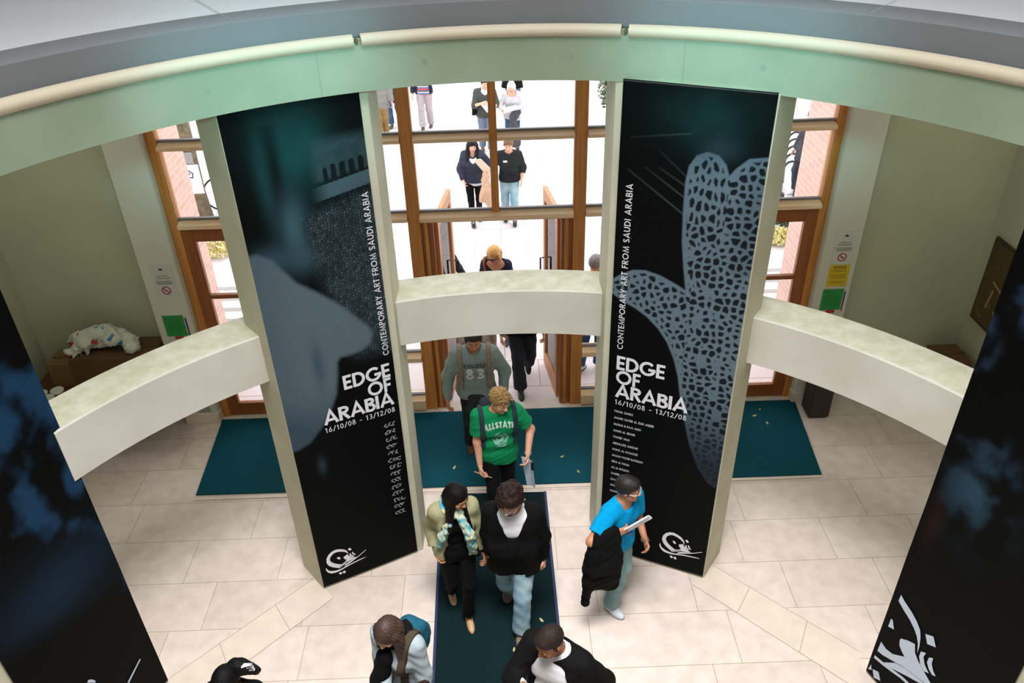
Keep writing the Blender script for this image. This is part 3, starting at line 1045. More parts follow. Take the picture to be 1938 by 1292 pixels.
class Banner:
    def __init__(s, name, A, B, z0, z1, art, step, label):
        """A, B: bottom corners in plan, left to right as seen from the atrium"""
        s.A = np.array([A[0], A[1], 0.0])
        s.t = np.array([B[0] - A[0], B[1] - A[1], 0.0])
        s.w = float(np.hypot(*s.t[:2]))
        s.t /= s.w
        s.n = np.array([s.t[1], -s.t[0], 0.0])
        nu, nz = max(2, int(s.w / step)), int((z1 - z0) / step)
        u = np.linspace(0, s.w, nu + 1)
        z = np.linspace(z0, z1, nz + 1)
        U, Z = np.meshgrid(u, z)
        V = s.A + U[..., None] * s.t + Z[..., None] * np.array([0, 0, 1.0])
        # slight waviness of the hung cloth
        V = V + (s.n * (.0025 * np.sin(Z * 2.1 + U * 3) + .0015 * np.sin(Z * 5.3))[..., None])
        idx = np.arange((nu + 1) * (nz + 1)).reshape(nz + 1, nu + 1)
        F = np.stack([idx[:-1, :-1], idx[:-1, 1:], idx[1:, 1:], idx[1:, :-1]], -1).reshape(-1, 4)
        mid = s.A + s.t * s.w / 2
        s.o = np_obj(name, V.reshape(-1, 3), F, vcol_mat('printed_' + name + '_' + label[:14], .55, .05), base=(float(mid[0]), float(mid[1]), z0))
        col = np.concatenate([art(U, Z), np.ones(U.shape + (1,))], -1).reshape(-1, 4).astype(np.float32)
        at = s.o.data.color_attributes.new('Col', 'FLOAT_COLOR', 'POINT')
        at.data.foreach_set('color', col.ravel())
        # hem bars give the cloth a body
        tag(s.o, label, 'banner', 'tall exhibition banners on the columns')
        for zz in (z0 + .012, z1 - .012):
            p = s.P(0.004, zz, -.006), s.P(s.w - .004, zz, -.006)
            MB().tube(p, .008, 8).build('hem_bar', M_DARK, parent=s.o)

    def P(s, u, z, d=0.004):
        return tuple(s.A + s.t * u + s.n * d + np.array([0, 0, z]))

    def polys(s, name, polys, m, d=0.006):
        b = MB()
        for p in polys:
            pts = [s.P(u, z, d) for u, z in p]
            tr = tessellate_polygon([[Vector((u, z, 0)) for u, z in p]])
            b.add(pts, [tuple(t) for t in tr])
        return b.build(name, m, parent=s.o)

    def text(s, name, txt, u0, z0, h, w=.19, gap=.1, width=None, vertical=False, m=None, right=False):
        q, tw = text2d(txt, h, w * .94, gap)
        sx = (width / tw) if width else 1.0
        if right:
            u0 = u0 - tw * sx
        out = []
        for p in q:
            if vertical:
                out.append([(u0 - y, z0 + x * sx) for x, y in p])
            else:
                out.append([(u0 + x * sx, z0 + y) for x, y in p])
        b = MB()
        for i, p in enumerate(out):
            b.add([s.P(u, z, .006 + (i % 9) * .00022) for u, z in p], [(0, 1, 2, 3)])
        return b.build(name, m or M_PRINTW, parent=s.o)


bl = Banner('banner', (-1.82, 5.205), (-.95, 5.625), 0.03, 4.645, art_left, .0064, 'black column banner with blurred grey silhouette and cobbles, left of the entrance')
bl.text('title_lettering', 'EDGE', .926, 2.215, .142, .2, .05, width=.412, right=True)
bl.text('title_lettering', 'OF', .922, 2.068, .142, .2, .05, width=.212, right=True)
bl.text('title_lettering', 'ARABIA', .925, 1.918, .142, .2, .04, width=.625, right=True)
bl.text('date_lettering', '16/10/08 - 13/12/08', .925, 1.835, .052, .14, .12, width=.63, right=True)
bl.text('subtitle_lettering', 'CONTEMPORARY ART FROM SAUDI ARABIA', .935, 2.44, .05, .17, .14, width=1.46, vertical=True)
bl.polys('calligraphy_emblem', [[(u - .548, z - .04) for u, z in p] for p in LOGO], M_PRINTW)
# column of small script names
for k in range(14):
    sq = MB()
    zc = 1.71 - k * .082
    uc = .885 - k * .0012
    rr = random.Random(k)
    for j in range(3):
        x0 = uc - .05 + j * .036
        pts = [(x0 + .03 * math.cos(a) * rr.uniform(.5, 1), zc + rr.uniform(-.008, .008) + .018 * math.sin(a)) for a in np.linspace(rr.uniform(0, 2), rr.uniform(3.5, 5.5), 8)]
        L, R = stroke(pts, .009)
        for i in range(len(L) - 1):
            sq.add([bl.P(*q_, .006 + j * .0002) for q_ in (L[i], R[i], R[i + 1], L[i + 1])], [(0, 1, 2, 3)])
    sq.build('script_name', mat('grey_print', (150, 156, 156), .5), parent=bl.o)

br = Banner('banner', (.885, 5.607), (1.83, 5.163), 0.03, 4.665, art_right, .0064, 'black column banner with two lace patterned fingers, right of the entrance')
br.text('title_lettering', 'EDGE', .072, 2.228, .142, .2, .05, width=.42)
br.text('title_lettering', 'OF', .074, 2.082, .142, .2, .05, width=.216)
br.text('title_lettering', 'ARABIA', .076, 1.935, .142, .2, .04, width=.635)
br.text('date_lettering', '16/10/08 - 13/12/08', .076, 1.855, .052, .14, .12, width=.635)
br.text('subtitle_lettering', 'CONTEMPORARY ART FROM SAUDI ARABIA', .118, 2.44, .05, .17, .14, width=1.47, vertical=True)
names = ['FAISAL SAMRA', 'AHMED MATER AL ZIAD ASEERI', 'SHADIA & RAJA ALEM', 'MAHDI AL JERAIBI', 'YOUSEF JAHA', 'ABDULAZIZ ASHOUR', 'NOHA AL HOMOUD', 'AYMAN YOSSRI DAYDBAN', 'REEM AL FAISAL', 'ALI AL RUZAIZA', 'SAMEER AL DAHAM', 'LULWAH AL HOMOUD', 'MANAL AL GHARBI', 'MAHA MALLUH']
wid = [.17, .36, .25, .20, .155, .235, .24, .29, .17, .17, .21, .24, .25, .19]
for k, nm in enumerate(names):
    br.text('artist_name', nm, .078, 1.768 - k * .0735, .024, .17, .12, width=wid[k])
br.polys('calligraphy_emblem', LOGO, M_PRINTW)

bfl = Banner('banner', (-3.392, 3.347), (-3.007, 4.264), 0.03, 4.645, lambda u, z: art_far_left(1.0 - u, z), .016, 'black and deep blue cloudy banner at the left edge of the view')
wfl = bfl.w
bfl.polys('calligraphy_emblem', [[(wfl - u, z) for u, z in p] for p in LOGO_FL], M_PRINTB)
bfr = Banner('banner', (2.99, 4.10), (3.373, 3.176), 0.03, 4.645, art_far_right, .016, 'nearly black banner with large pale calligraphy at the right edge of the view')
bfr.polys('calligraphy_emblem', LOGO_FR, M_PRINTB)

# ------------------------------------------------------------------ mats and leaves
M_MAT = mat('teal_entrance_mat', (16, 74, 88), .95, var=.25, scale=220, bump=.5, bscale=400, spec=.1)
M_RUN = mat('dark_green_runner', (15, 36, 40), .95, var=.3, scale=220, bump=.5, bscale=400, spec=.1)
M_EDGE = mat('navy_rubber_edge', (34, 44, 84), .6)
mt = MB().prism([(-3.47, 6.57), (3.47, 6.53), (3.60, 7.885), (-3.54, 7.895)], 0.002, .014).build('entrance_mat', M_MAT, base=(0, 7.2, .002))
tag(mt, 'wide dark teal entrance mat across the floor inside the doors', 'mat')
struct(MB().box((-3.47, 6.49, .001), (3.47, 6.53, .008)).build('trim_10', M_BAND))
rn = tag(empty('runner_mat', (-.15, 4.0, .002)), 'long dark green runner mat with navy edges, under the walking pair', 'mat')
MB().prism([(-.66, 1.5), (.42, 1.5), (.375, 6.42), (-.735, 6.44)], .002, .012).build('mat_surface', M_RUN, parent=rn)
for xa, xb, xc, xd in ((-.685, -.66, -.735, -.76), (.42, .445, .40, .375)):
    MB().prism([(xa, 1.5), (xb, 1.5), (xc, 6.43), (xd, 6.43)], .002, .009).build('edge_strip', M_EDGE, parent=rn)

M_LEAF = mat('dry_leaf', (178, 176, 120), .8, var=.2, scale=40)


def leaf(x, y, z, s, a, label):
    c, q = math.cos(a), math.sin(a)
    pts = [(-.5, 0, 0), (-.2, .2, .06), (.2, .16, .05), (.5, 0, .1), (.2, -.18, .06), (-.2, -.2, .03)]
    P = [(x + s * (px * c - py * q), y + s * (px * q + py * c), z + s * pz * .5) for px, py, pz in pts]
    T = [(p[0], p[1], p[2] + .0015) for p in P]
    b = MB().add(P + T, [(0, 5, 4, 3, 2, 1), (6, 7, 8, 9, 10, 11)] + [(i, (i + 1) % 6, 6 + (i + 1) % 6, 6 + i) for i in range(6)])
    o = b.build('fallen_leaf', M_LEAF, base=(x, y, z))
    tag(o, label, 'leaf', 'leaves walked onto the mats')


for args in [(-1.08, 7.02, .014, .06, .3, 'small dry leaf on the teal mat near the left column'),
             (-.62, 6.86, .014, .07, 1.2, 'small dry leaf on the teal mat left of the green shirt'),
             (.62, 6.98, .014, .06, .5, 'small dry leaf on the teal mat right of the green shirt'),
             (.78, 6.72, .014, .05, 2.0, 'dry leaf on the teal mat close to its front edge'),
             (3.02, 7.60, .014, .07, .4, 'largest dry leaf on the right end of the teal mat'),
             (3.13, 7.45, .014, .06, 1.7, 'dry leaf on the right end of the teal mat, nearest the tiles'),
             (3.12, 7.72, .014, .04, .9, 'tiny leaf on the right end of the teal mat by the door'),
             (.15, 6.30, .012, .06, .8, 'pale leaf on the far end of the green runner'),
             (.25, 4.75, .012, .06, 2.2, 'pale leaf on the green runner beside the jeans'),
             (-.01, 4.45, .012, .05, 1.4, 'thin dry leaf on the middle of the green runner')]:
    leaf(*args)

# ------------------------------------------------------------------ notices on the piers
M_PAPER = mat('clear_film_notice', (198, 202, 196), .35)
M_INK = mat('black_ink', (40, 42, 42), .6)
M_RED = mat('red_ink', (170, 60, 60), .5)
M_YEL = mat('yellow_notice', (206, 178, 30), .6)
M_GRN = mat('green_notice', (36, 142, 66), .6)
M_BLU = mat('blue_print', (40, 58, 120), .5)
M_RED2 = mat('red_print', (176, 44, 30), .5)
YP = 7.858


def sheet(name, x0, x1, z0, z1, m, label, cat='notice', y=YP):
    o = MB().box((x0, y - .002, z0), (x1, y, z1)).build(name, m, base=((x0 + x1) / 2, y, z0))
    return tag(o, label, cat)


def bars(parent, name, rows, y, m):
    b = MB()
    for x0, x1, z, h in rows:
        b.add([(x0, y, z), (x1, y, z), (x1, y, z + h), (x0, y, z + h)], [(0, 1, 2, 3)])
    return b.build(name, m, parent=parent)


def no_smoking(parent, cx, cz, r, y):
    b = MB()
    ring = [(cx + r * math.cos(a), cz + r * math.sin(a)) for a in np.linspace(0, 2 * PI, 25)]
    L, R = stroke(ring, r * .3)
    for i in range(24):
        b.add([(L[i][0], y, L[i][1]), (R[i][0], y, R[i][1]), (R[i + 1][0], y, R[i + 1][1]), (L[i + 1][0], y, L[i + 1][1])], [(3, 2, 1, 0)])
    k = r * .68
    d = r * .1
    b.add([(cx - k - d, y, cz + k - d), (cx - k + d, y, cz + k + d), (cx + k + d, y, cz - k + d), (cx + k - d, y, cz - k - d)], [(3, 2, 1, 0)])
    b.build('prohibition_sign', M_RED, parent=parent)
    bars(parent, 'cigarette', [(cx - r * .45, cx + r * .45, cz - r * .14, r * .2)], y + .0002, M_INK)


def emblem_tree(parent, cx, cz, s, y):
    b = MB()
    pts = [(-1, 0), (-.5, .35), (-.3, .4), (0, .75), (.3, .4), (.5, .35), (1, 0), (.4, -.2), (.12, -.2), (.1, -.45), (-.1, -.45), (-.12, -.2), (-.4, -.2)]
    p2 = [(cx + a * s, cz + c * s) for a, c in pts]
    tr = tessellate_polygon([[Vector((a, c, 0)) for a, c in p2]])
    b.add([(a, y, c) for a, c in p2], [tuple(t) for t in tr])
    b.build('emblem', M_INK, parent=parent)


def smoking_notice(x, z, label):
    o = sheet('smoking_notice', x, x + .24, z, z + .40, M_PAPER, label)
    yy = YP - .003
    emblem_tree(o, x + .12, z + .345, .03, yy)
    bars(o, 'text_lines', [(x + .06, x + .18, z + .265, .009), (x + .035, x + .205, z + .243, .007), (x + .05, x + .19, z + .229, .006), (x + .03, x + .21, z + .200, .007), (x + .03, x + .21, z + .187, .007), (x + .03, x + .21, z + .174, .007), (x + .04, x + .2, z + .161, .007)], yy, mat('grey_ink', (120, 124, 120), .6))
    no_smoking(o, x + .12, z + .085, .045, yy)


smoking_notice(-3.855, 1.80, 'clear no smoking notice with red circle on the left pier')
smoking_notice(3.665, 1.93, 'clear no smoking notice with red circle on the right pier, above the yellow one')
o = sheet('yellow_notice', 3.67, 3.90, 1.645, 1.92, M_YEL, 'yellow paper notice on the right pier between two others')
q, tw = text2d('NOTICE', .03, .22, .12)
b = MB()
for p in q:
    b.add([(3.785 - tw / 2 + a, YP - .003, 1.875 + c) for a, c in p], [(0, 1, 2, 3)])
b.build('heading', M_INK, parent=o)
bars(o, 'text_lines', [(3.70, 3.87, 1.855 - k * .021, .006) for k in range(9) if k not in (2, 6)], YP - .003, mat('brown_ink', (120, 96, 20), .6))
for x, z, sd, pier in ((-3.875, 1.285, 1, 'left'), (3.655, 1.335, 1, 'right')):
    po = sheet('poster', x + .05, x + .265, z - .045, z + .245, mat('cream_poster', (206, 200, 186), .6), 'red and blue poster half hidden behind the green notice on the %s pier' % pier, 'poster', y=YP + .0005)
    yy = YP - .0018
    bars(po, 'blue_strip', [(x + .245, x + .265, z + .09, .15), (x + .245, x + .265, z + .015, .045)], yy, M_BLU)
    bars(po, 'red_strip', [(x + .245, x + .265, z + .06, .03), (x + .245, x + .265, z - .02, .035), (x + .08, x + .18, z - .045, .045)], yy, M_RED2)
    o = sheet('green_notice', x, x + .235, z, z + .275, M_GRN, 'bright green paper notice on the %s pier' % pier, y=YP - .004)
    bars(o, 'text_lines', [(x + .05, x + .12, z + .235, .007)] + [(x + .04, x + .2, z + .2 - k * .022, .005) for k in range(7)], YP - .007, mat('dark_green_ink', (20, 96, 44), .6))
    emblem_tree(o, x + .035, z + .236, .014, YP - .007)
o = sheet('small_notice', -3.80, -3.62, .16, .30, mat('pale_notice', (196, 196, 184), .6), 'small grey lettered notice low on the left pier above the skirting')
bars(o, 'text_lines', [(-3.785, -3.635, .17 + k * .02, .011) for k in range(6)], YP - .003, mat('grey_ink', (120, 124, 120), .6))

# ------------------------------------------------------------------ things in the left and right alcoves
tb = tag(empty('side_table', (-4.72, 7.55, 0)), 'dark brown table in the left alcove carrying cartons and tubs', 'table')
MB().box((-5.48, 7.12, .735), (-3.97, 8.03, .775), b=.006).build('table_top', M_TABLE, parent=tb)
for x in (-5.42, -4.38):
    for y in (7.64, 7.97):
        MB().box((x - .03, y - .03, 0), (x + .03, y + .03, .735)).build('leg', M_TABLE, parent=tb)
MB().box((-5.4, 7.62, .66), (-4.36, 7.98, .735)).build('apron', M_TABLE, parent=tb)


def carton(x0, x1, y0, y1, z0, z1, rgb, label, rz=0.0):
    m = mat('cardboard_%d_%d_%d' % rgb, rgb, .8, var=.08, scale=5)
    o = MB().box((x0, y0, z0), (x1, y1, z1), rz=rz, b=.004).build('cardboard_box', m, base=((x0 + x1) / 2, (y0 + y1) / 2, z0))
    tag(o, label, 'box')
    ym = (y0 + y1) / 2
    MB().box((x0 + .003, ym - .03, z1 - .0005), (x1 - .003, ym + .03, z1 + .001), rz=rz).build('packing_tape', mat('brown_tape_%d' % rgb[0], tuple(int(c * .86) for c in rgb), .35), parent=o)
    MB().box((x0 + .003, ym - .002, z1 + .0005), (x1 - .003, ym + .002, z1 + .0015), rz=rz).build('lid_seam', M_DARK, parent=o)
    return o


carton(-5.26, -4.955, 7.66, 7.98, .775, 1.075, (128, 100, 58), 'light brown cardboard box at the left end of the table')
carton(-4.94, -3.99, 7.58, 8.02, .775, 1.19, (92, 66, 38), 'long dark brown cardboard box under the white plastic bag')
carton(5.05, 5.40, 7.45, 7.85, 0, .80, (104, 72, 44), 'brown carton in the right alcove, just showing above the curved beam')
for x, y, lb in ((-5.22, 7.33, 'white lidded tub standing at the back left of the four tubs'), (-5.06, 7.38, 'white lidded tub nearest the cardboard box'), (-5.10, 7.24, 'white lidded tub at the front of the group of tubs'), (-5.25, 7.16, 'white lidded tub half hidden by the dark blue banner')):
    t = tag(empty('plastic_tub', (x, y, .775)), lb, 'tub', 'tubs on the side table')
    MB().lathe([(.055, 0), (.066, .13)], (x, y, .775), 24).build('body', mat('brown_tub', (150, 120, 92), .5), parent=t)
    MB().lathe([(.070, .128), (.072, .132), (.072, .146), (.066, .150), (.060, .147)], (x, y, .775), 24).build('lid', mat('white_lid', (222, 226, 214), .4), parent=t)

bn = tag(empty('waste_bin', (3.77, 7.64, 0)), 'dark brown square bin beside the right pier', 'bin')
MB().box((3.645, 7.51, .02), (3.895, 7.77, .52), b=.01).build('body', mat('dark_bin', (50, 38, 34), .5), parent=bn)
MB().box((3.64, 7.505, .52), (3.90, 7.775, .56), b=.008).build('lid', mat('dark_bin_lid', (40, 32, 30), .45), parent=bn)
MB().box((3.665, 7.53, 0), (3.875, 7.75, .02)).build('foot', M_DARK, parent=bn)

# framed pictures on the side walls
def paint_mat(name, cols, scale):
    m = bpy.data.materials.new(name)
    m.use_nodes = True
    nt = m.node_tree
    b = nt.nodes['Principled BSDF']
    b.inputs['Roughness'].default_value = .35
    tc = nt.nodes.new('ShaderNodeTexCoord')
    n = nt.nodes.new('ShaderNodeTexNoise')
    n.inputs['Scale'].default_value = scale
    n.inputs['Detail'].default_value = 3
    n.inputs['Distortion'].default_value = 1.5
    r = nt.nodes.new('ShaderNodeValToRGB')
    while len(r.color_ramp.elements) < len(cols):
        r.color_ramp.elements.new(.5)
    for e, (p, c) in zip(r.color_ramp.elements, cols):
        e.position = p
        e.color = (*lin(*c), 1)
    nt.links.new(tc.outputs['Object'], n.inputs['Vector'])
    nt.links.new(n.outputs['Fac'], r.inputs[0])
    nt.links.new(r.outputs[0], b.inputs['Base Color'])
    return m


fr = tag(empty('framed_picture', (5.49, 7.4, 1.17)), 'dark brown and gold picture on the right wall', 'picture')
MB().box((5.465, 6.95, 1.17), (5.5, 7.88, 2.20), b=.004).build('frame', mat('dark_frame', (52, 42, 24), .5), parent=fr)
MB().box((5.462, 6.99, 1.21), (5.468, 7.85, 2.17)).build('canvas', paint_mat('brown_gold_painting', [(.25, (48, 36, 16)), (.5, (84, 60, 26)), (.62, (56, 48, 26)), (.75, (128, 110, 60))], 5), parent=fr)
st = MB()
for y0, z0, y1, z1 in ((7.66, 1.74, 7.2, 1.62), (7.62, 1.66, 7.66, 1.42), (7.42, 1.95, 7.3, 1.7), (7.5, 1.45, 7.42, 1.3)):
    st.tube([(5.461, y0, z0), (5.461, y1, z1)], .012, 6)
st.build('brush_marks', mat('ochre_paint', (150, 130, 84), .6), parent=fr)
fl = tag(empty('framed_picture', (-5.49, 7.2, 1.08)), 'dark picture with red brown frame on the left wall', 'picture')
MB().box((-5.5, 6.7, 1.08), (-5.465, 7.62, 2.1), b=.004).build('frame', mat('red_brown_frame', (112, 52, 24), .5), parent=fl)
MB().box((-5.468, 6.73, 1.12), (-5.462, 7.59, 2.07)).build('canvas', mat('black_canvas', (22, 24, 22), .4), parent=fl)

# ------------------------------------------------------------------ SDF modelling (bodies, clothes, soft things)
def smin(a, b, k):
    h = np.maximum(k - np.abs(a - b), 0) / k
    return np.minimum(a, b) - h * h * k * .25


def smax(a, b, k):
    return -smin(-a, -b, k)


class SDF:
    """ordered list of primitives; op 'u' union, 's' subtract, 'i' intersect; all with blend radius k"""

    def __init__(s):
        s.p = []

    def cap(s, a, b, ra, rb, k=.02, op='u', flat=False):
        s.p.append(('cap', np.array(a, float), np.array(b, float), ra, rb, k, op, flat))
        return s

    def ell(s, c, r, R=None, k=.02, op='u'):
        s.p.append(('ell', np.array(c, float), np.array(r, float), np.eye(3) if R is None else np.array(R, float), None, k, op, None))
        return s

    def plane(s, n, q, k=.004, op='i'):
        """keeps the side where n.(p-q) < 0"""
        n = np.array(n, float)
        s.p.append(('pl', n / np.linalg.norm(n), np.array(q, float), None, None, k, op, None))
        return s

    def bx(s, c, h, R=None, r=.01, k=.01, op='u'):
        s.p.append(('bx', np.array(c, float), np.array(h, float), np.eye(3) if R is None else np.array(R, float), r, k, op, None))
        return s

    @staticmethod
    def d(pr, P):
        t = pr[0]
        if t == 'cap':
            a, b, ra, rb, flat = pr[1], pr[2], pr[3], pr[4], pr[7]
            ba = b - a
            L2 = max(ba @ ba, 1e-12)
            pa = P - a
            h = np.clip((pa @ ba) / L2, 0, 1)
            dd = np.sqrt(((pa - h[..., None] * ba) ** 2).sum(-1)) - (ra + (rb - ra) * h)
            if flat:
                dd = np.maximum(dd, ((P - b) @ ba) / math.sqrt(L2))
            return dd
        if t == 'ell':
            q = (P - pr[1]) @ pr[3]
            k0 = np.sqrt(((q / pr[2]) ** 2).sum(-1))
            k1 = np.sqrt(((q / pr[2] ** 2) ** 2).sum(-1)) + 1e-9
            return k0 * (k0 - 1) / k1
        if t == 'bx':
            q = np.abs((P - pr[1]) @ pr[3]) - (pr[2] - pr[4])
            return np.sqrt((np.maximum(q, 0) ** 2).sum(-1)) + np.minimum(q.max(-1), 0) - pr[4]
        return (P - pr[2]) @ pr[1]

    def bound(s, pr):
        if pr[0] == 'cap':
            c = (pr[1] + pr[2]) / 2
            return c, np.linalg.norm(pr[2] - pr[1]) / 2 + max(pr[3], pr[4])
        return pr[1], float(np.linalg.norm(pr[2])) if pr[0] == 'bx' else float(pr[2].max())

    def field(s, P, disp=None):
        """P (..., 3)"""
        d = np.full(P.shape[:-1], 1.0, P.dtype)
        for pr in s.p:
            q = s.d(pr, P)
            d = s.comb(d, q, pr)
        if disp is not None:
            d = d + disp(P)
        return d

    @staticmethod
    def comb(d, q, pr):
        if pr[6] == 'u':
            return smin(d, q, pr[5])
        if pr[6] == 's':
            return smax(d, -q, pr[5])
        return smax(d, q, pr[5])

    def mesh(s, res, disp=None, fn=None):
        B = 8
        bs = B * res
        lo, hi = np.full(3, 1e9), np.full(3, -1e9)
        bnds = []
        for pr in s.p:
            if pr[0] == 'pl':
                bnds.append(None)
                continue
            c, r = s.bound(pr)
            bnds.append((c, r))
            if pr[6] == 'u':
                lo = np.minimum(lo, c - r)
                hi = np.maximum(hi, c + r)
        lo = np.floor((lo - .03) / bs).astype(int)
        hi = np.ceil((hi + .03) / bs).astype(int)
        g = np.stack(np.meshgrid(*[np.arange(lo[i], hi[i]) for i in range(3)], indexing='ij'), -1).reshape(-1, 3)
        cen = (g + .5) * bs
        hd = bs * .8661
        dc = fn(cen) if fn else s.field(cen)
        keep = np.abs(dc) < hd * 1.35 + .02
        g, cen = g[keep], cen[keep]
        off = np.stack(np.meshgrid(*[np.arange(B + 1)] * 3, indexing='ij'), -1).reshape(-1, 3)
        idx = g[:, None, :] * B + off[None]
        P = (idx * res).astype(np.float32)
        d = np.full(P.shape[:2], 1.0, np.float32)
        for pr, bd in (() if fn else zip(s.p, bnds)):
            if bd is None or pr[6] == 'i':
                d = s.comb(d, s.d(pr, P).astype(np.float32), pr)
                continue
            c, r = bd
            near = np.linalg.norm(cen - c, axis=1) < r + hd + pr[5] + .03
            if near.any():
                d[near] = s.comb(d[near], s.d(pr, P[near]).astype(np.float32), pr)
        if fn:
            d = fn(P).astype(np.float32)
        if disp is not None:
            d = d + disp(P).astype(np.float32)
        # surface nets
        nb = len(g)
        D = d.reshape(nb, B + 1, B + 1, B + 1)
        sg = D < 0
        cnt = np.zeros((nb, B, B, B), np.int8)
        acc = np.zeros((nb, B, B, B, 3), np.float32)
        ne = np.zeros((nb, B, B, B), np.float32)
        corner = lambda a, b, c: D[:, a:a + B, b:b + B, c:c + B]
        for a in (0, 1):
            for b in (0, 1):
                for c in (0, 1):
                    cnt += sg[:, a:a + B, b:b + B, c:c + B]
        for ax in range(3):
            for p in (0, 1):
                for q in (0, 1):
                    o0 = [0, 0, 0]
                    o0[(ax + 1) % 3], o0[(ax + 2) % 3] = p, q
                    o1 = list(o0)
                    o1[ax] = 1
                    d0, d1 = corner(*o0), corner(*o1)
                    cr = (d0 < 0) != (d1 < 0)
                    t = np.where(cr, d0 / np.where(d0 == d1, 1, d0 - d1), 0)
                    v = np.zeros(d0.shape + (3,), np.float32)
                    v[..., (ax + 1) % 3] = p
                    v[..., (ax + 2) % 3] = q
                    v[..., ax] = t
                    acc += v * cr[..., None]
                    ne += cr
        act = (cnt > 0) & (cnt < 8)
        ci = idx.reshape(nb, B + 1, B + 1, B + 1, 3)[:, :B, :B, :B]
        base = (lo * B).astype(np.int64) - 2
        dims = ((hi - lo) * B + 8).astype(np.int64)
        key = lambda I: ((I[..., 0] - base[0]) * dims[1] + (I[..., 1] - base[1])) * dims[2] + (I[..., 2] - base[2])
        ka = key(ci[act].astype(np.int64))
        V = (ci[act] + acc[act] / ne[act][:, None]) * res
        order = np.argsort(ka)
        ka, V = ka[order], V[order]
        st = np.array([dims[1] * dims[2], dims[2], 1])
        F = []
        kc = key(ci.astype(np.int64))
        for ax in range(3):
            o1 = [0, 0, 0]
            o1[ax] = 1
            d0, d1 = corner(0, 0, 0), corner(*o1)
            for inv in (0, 1):
                cr = ((d0 < 0) & (d1 >= 0)) if not inv else ((d0 >= 0) & (d1 < 0))
                kk = kc[cr]
                b, c = st[(ax + 1) % 3], st[(ax + 2) % 3]
                q = np.stack([kk, kk - b, kk - b - c, kk - c], 1)
                if inv:
                    q = q[:, ::-1]
                F.append(q)
        F = np.concatenate(F)
        I = np.searchsorted(ka, F)
        I = np.minimum(I, len(ka) - 1)
        ok = (ka[I] == F).all(1)
        return V, I[ok]


def rotm(axis, ang):
    return np.array(Matrix.Rotation(ang, 3, axis))


def unit(v):
    v = np.array(v, float)
    return v / max(np.linalg.norm(v), 1e-9)


def ik(a, t, l1, l2, hint):
    """two-bone: returns (mid, end)"""
    a, t = np.array(a, float), np.array(t, float)
    v = t - a
    L = np.linalg.norm(v)
    L2 = min(L, (l1 + l2) * .995)
    u = v / max(L, 1e-9)
    t = a + u * L2
    x = (l1 * l1 - l2 * l2 + L2 * L2) / (2 * L2)
    y = math.sqrt(max(l1 * l1 - x * x, 0))
    h = np.array(hint, float)
    h = h - u * (h @ u)
    h = unit(h)
    return a + u * x + h * y, t


SKIN = {'pale': (224, 176, 150), 'fair': (214, 160, 130), 'tan': (190, 132, 98), 'brown': (150, 96, 64)}


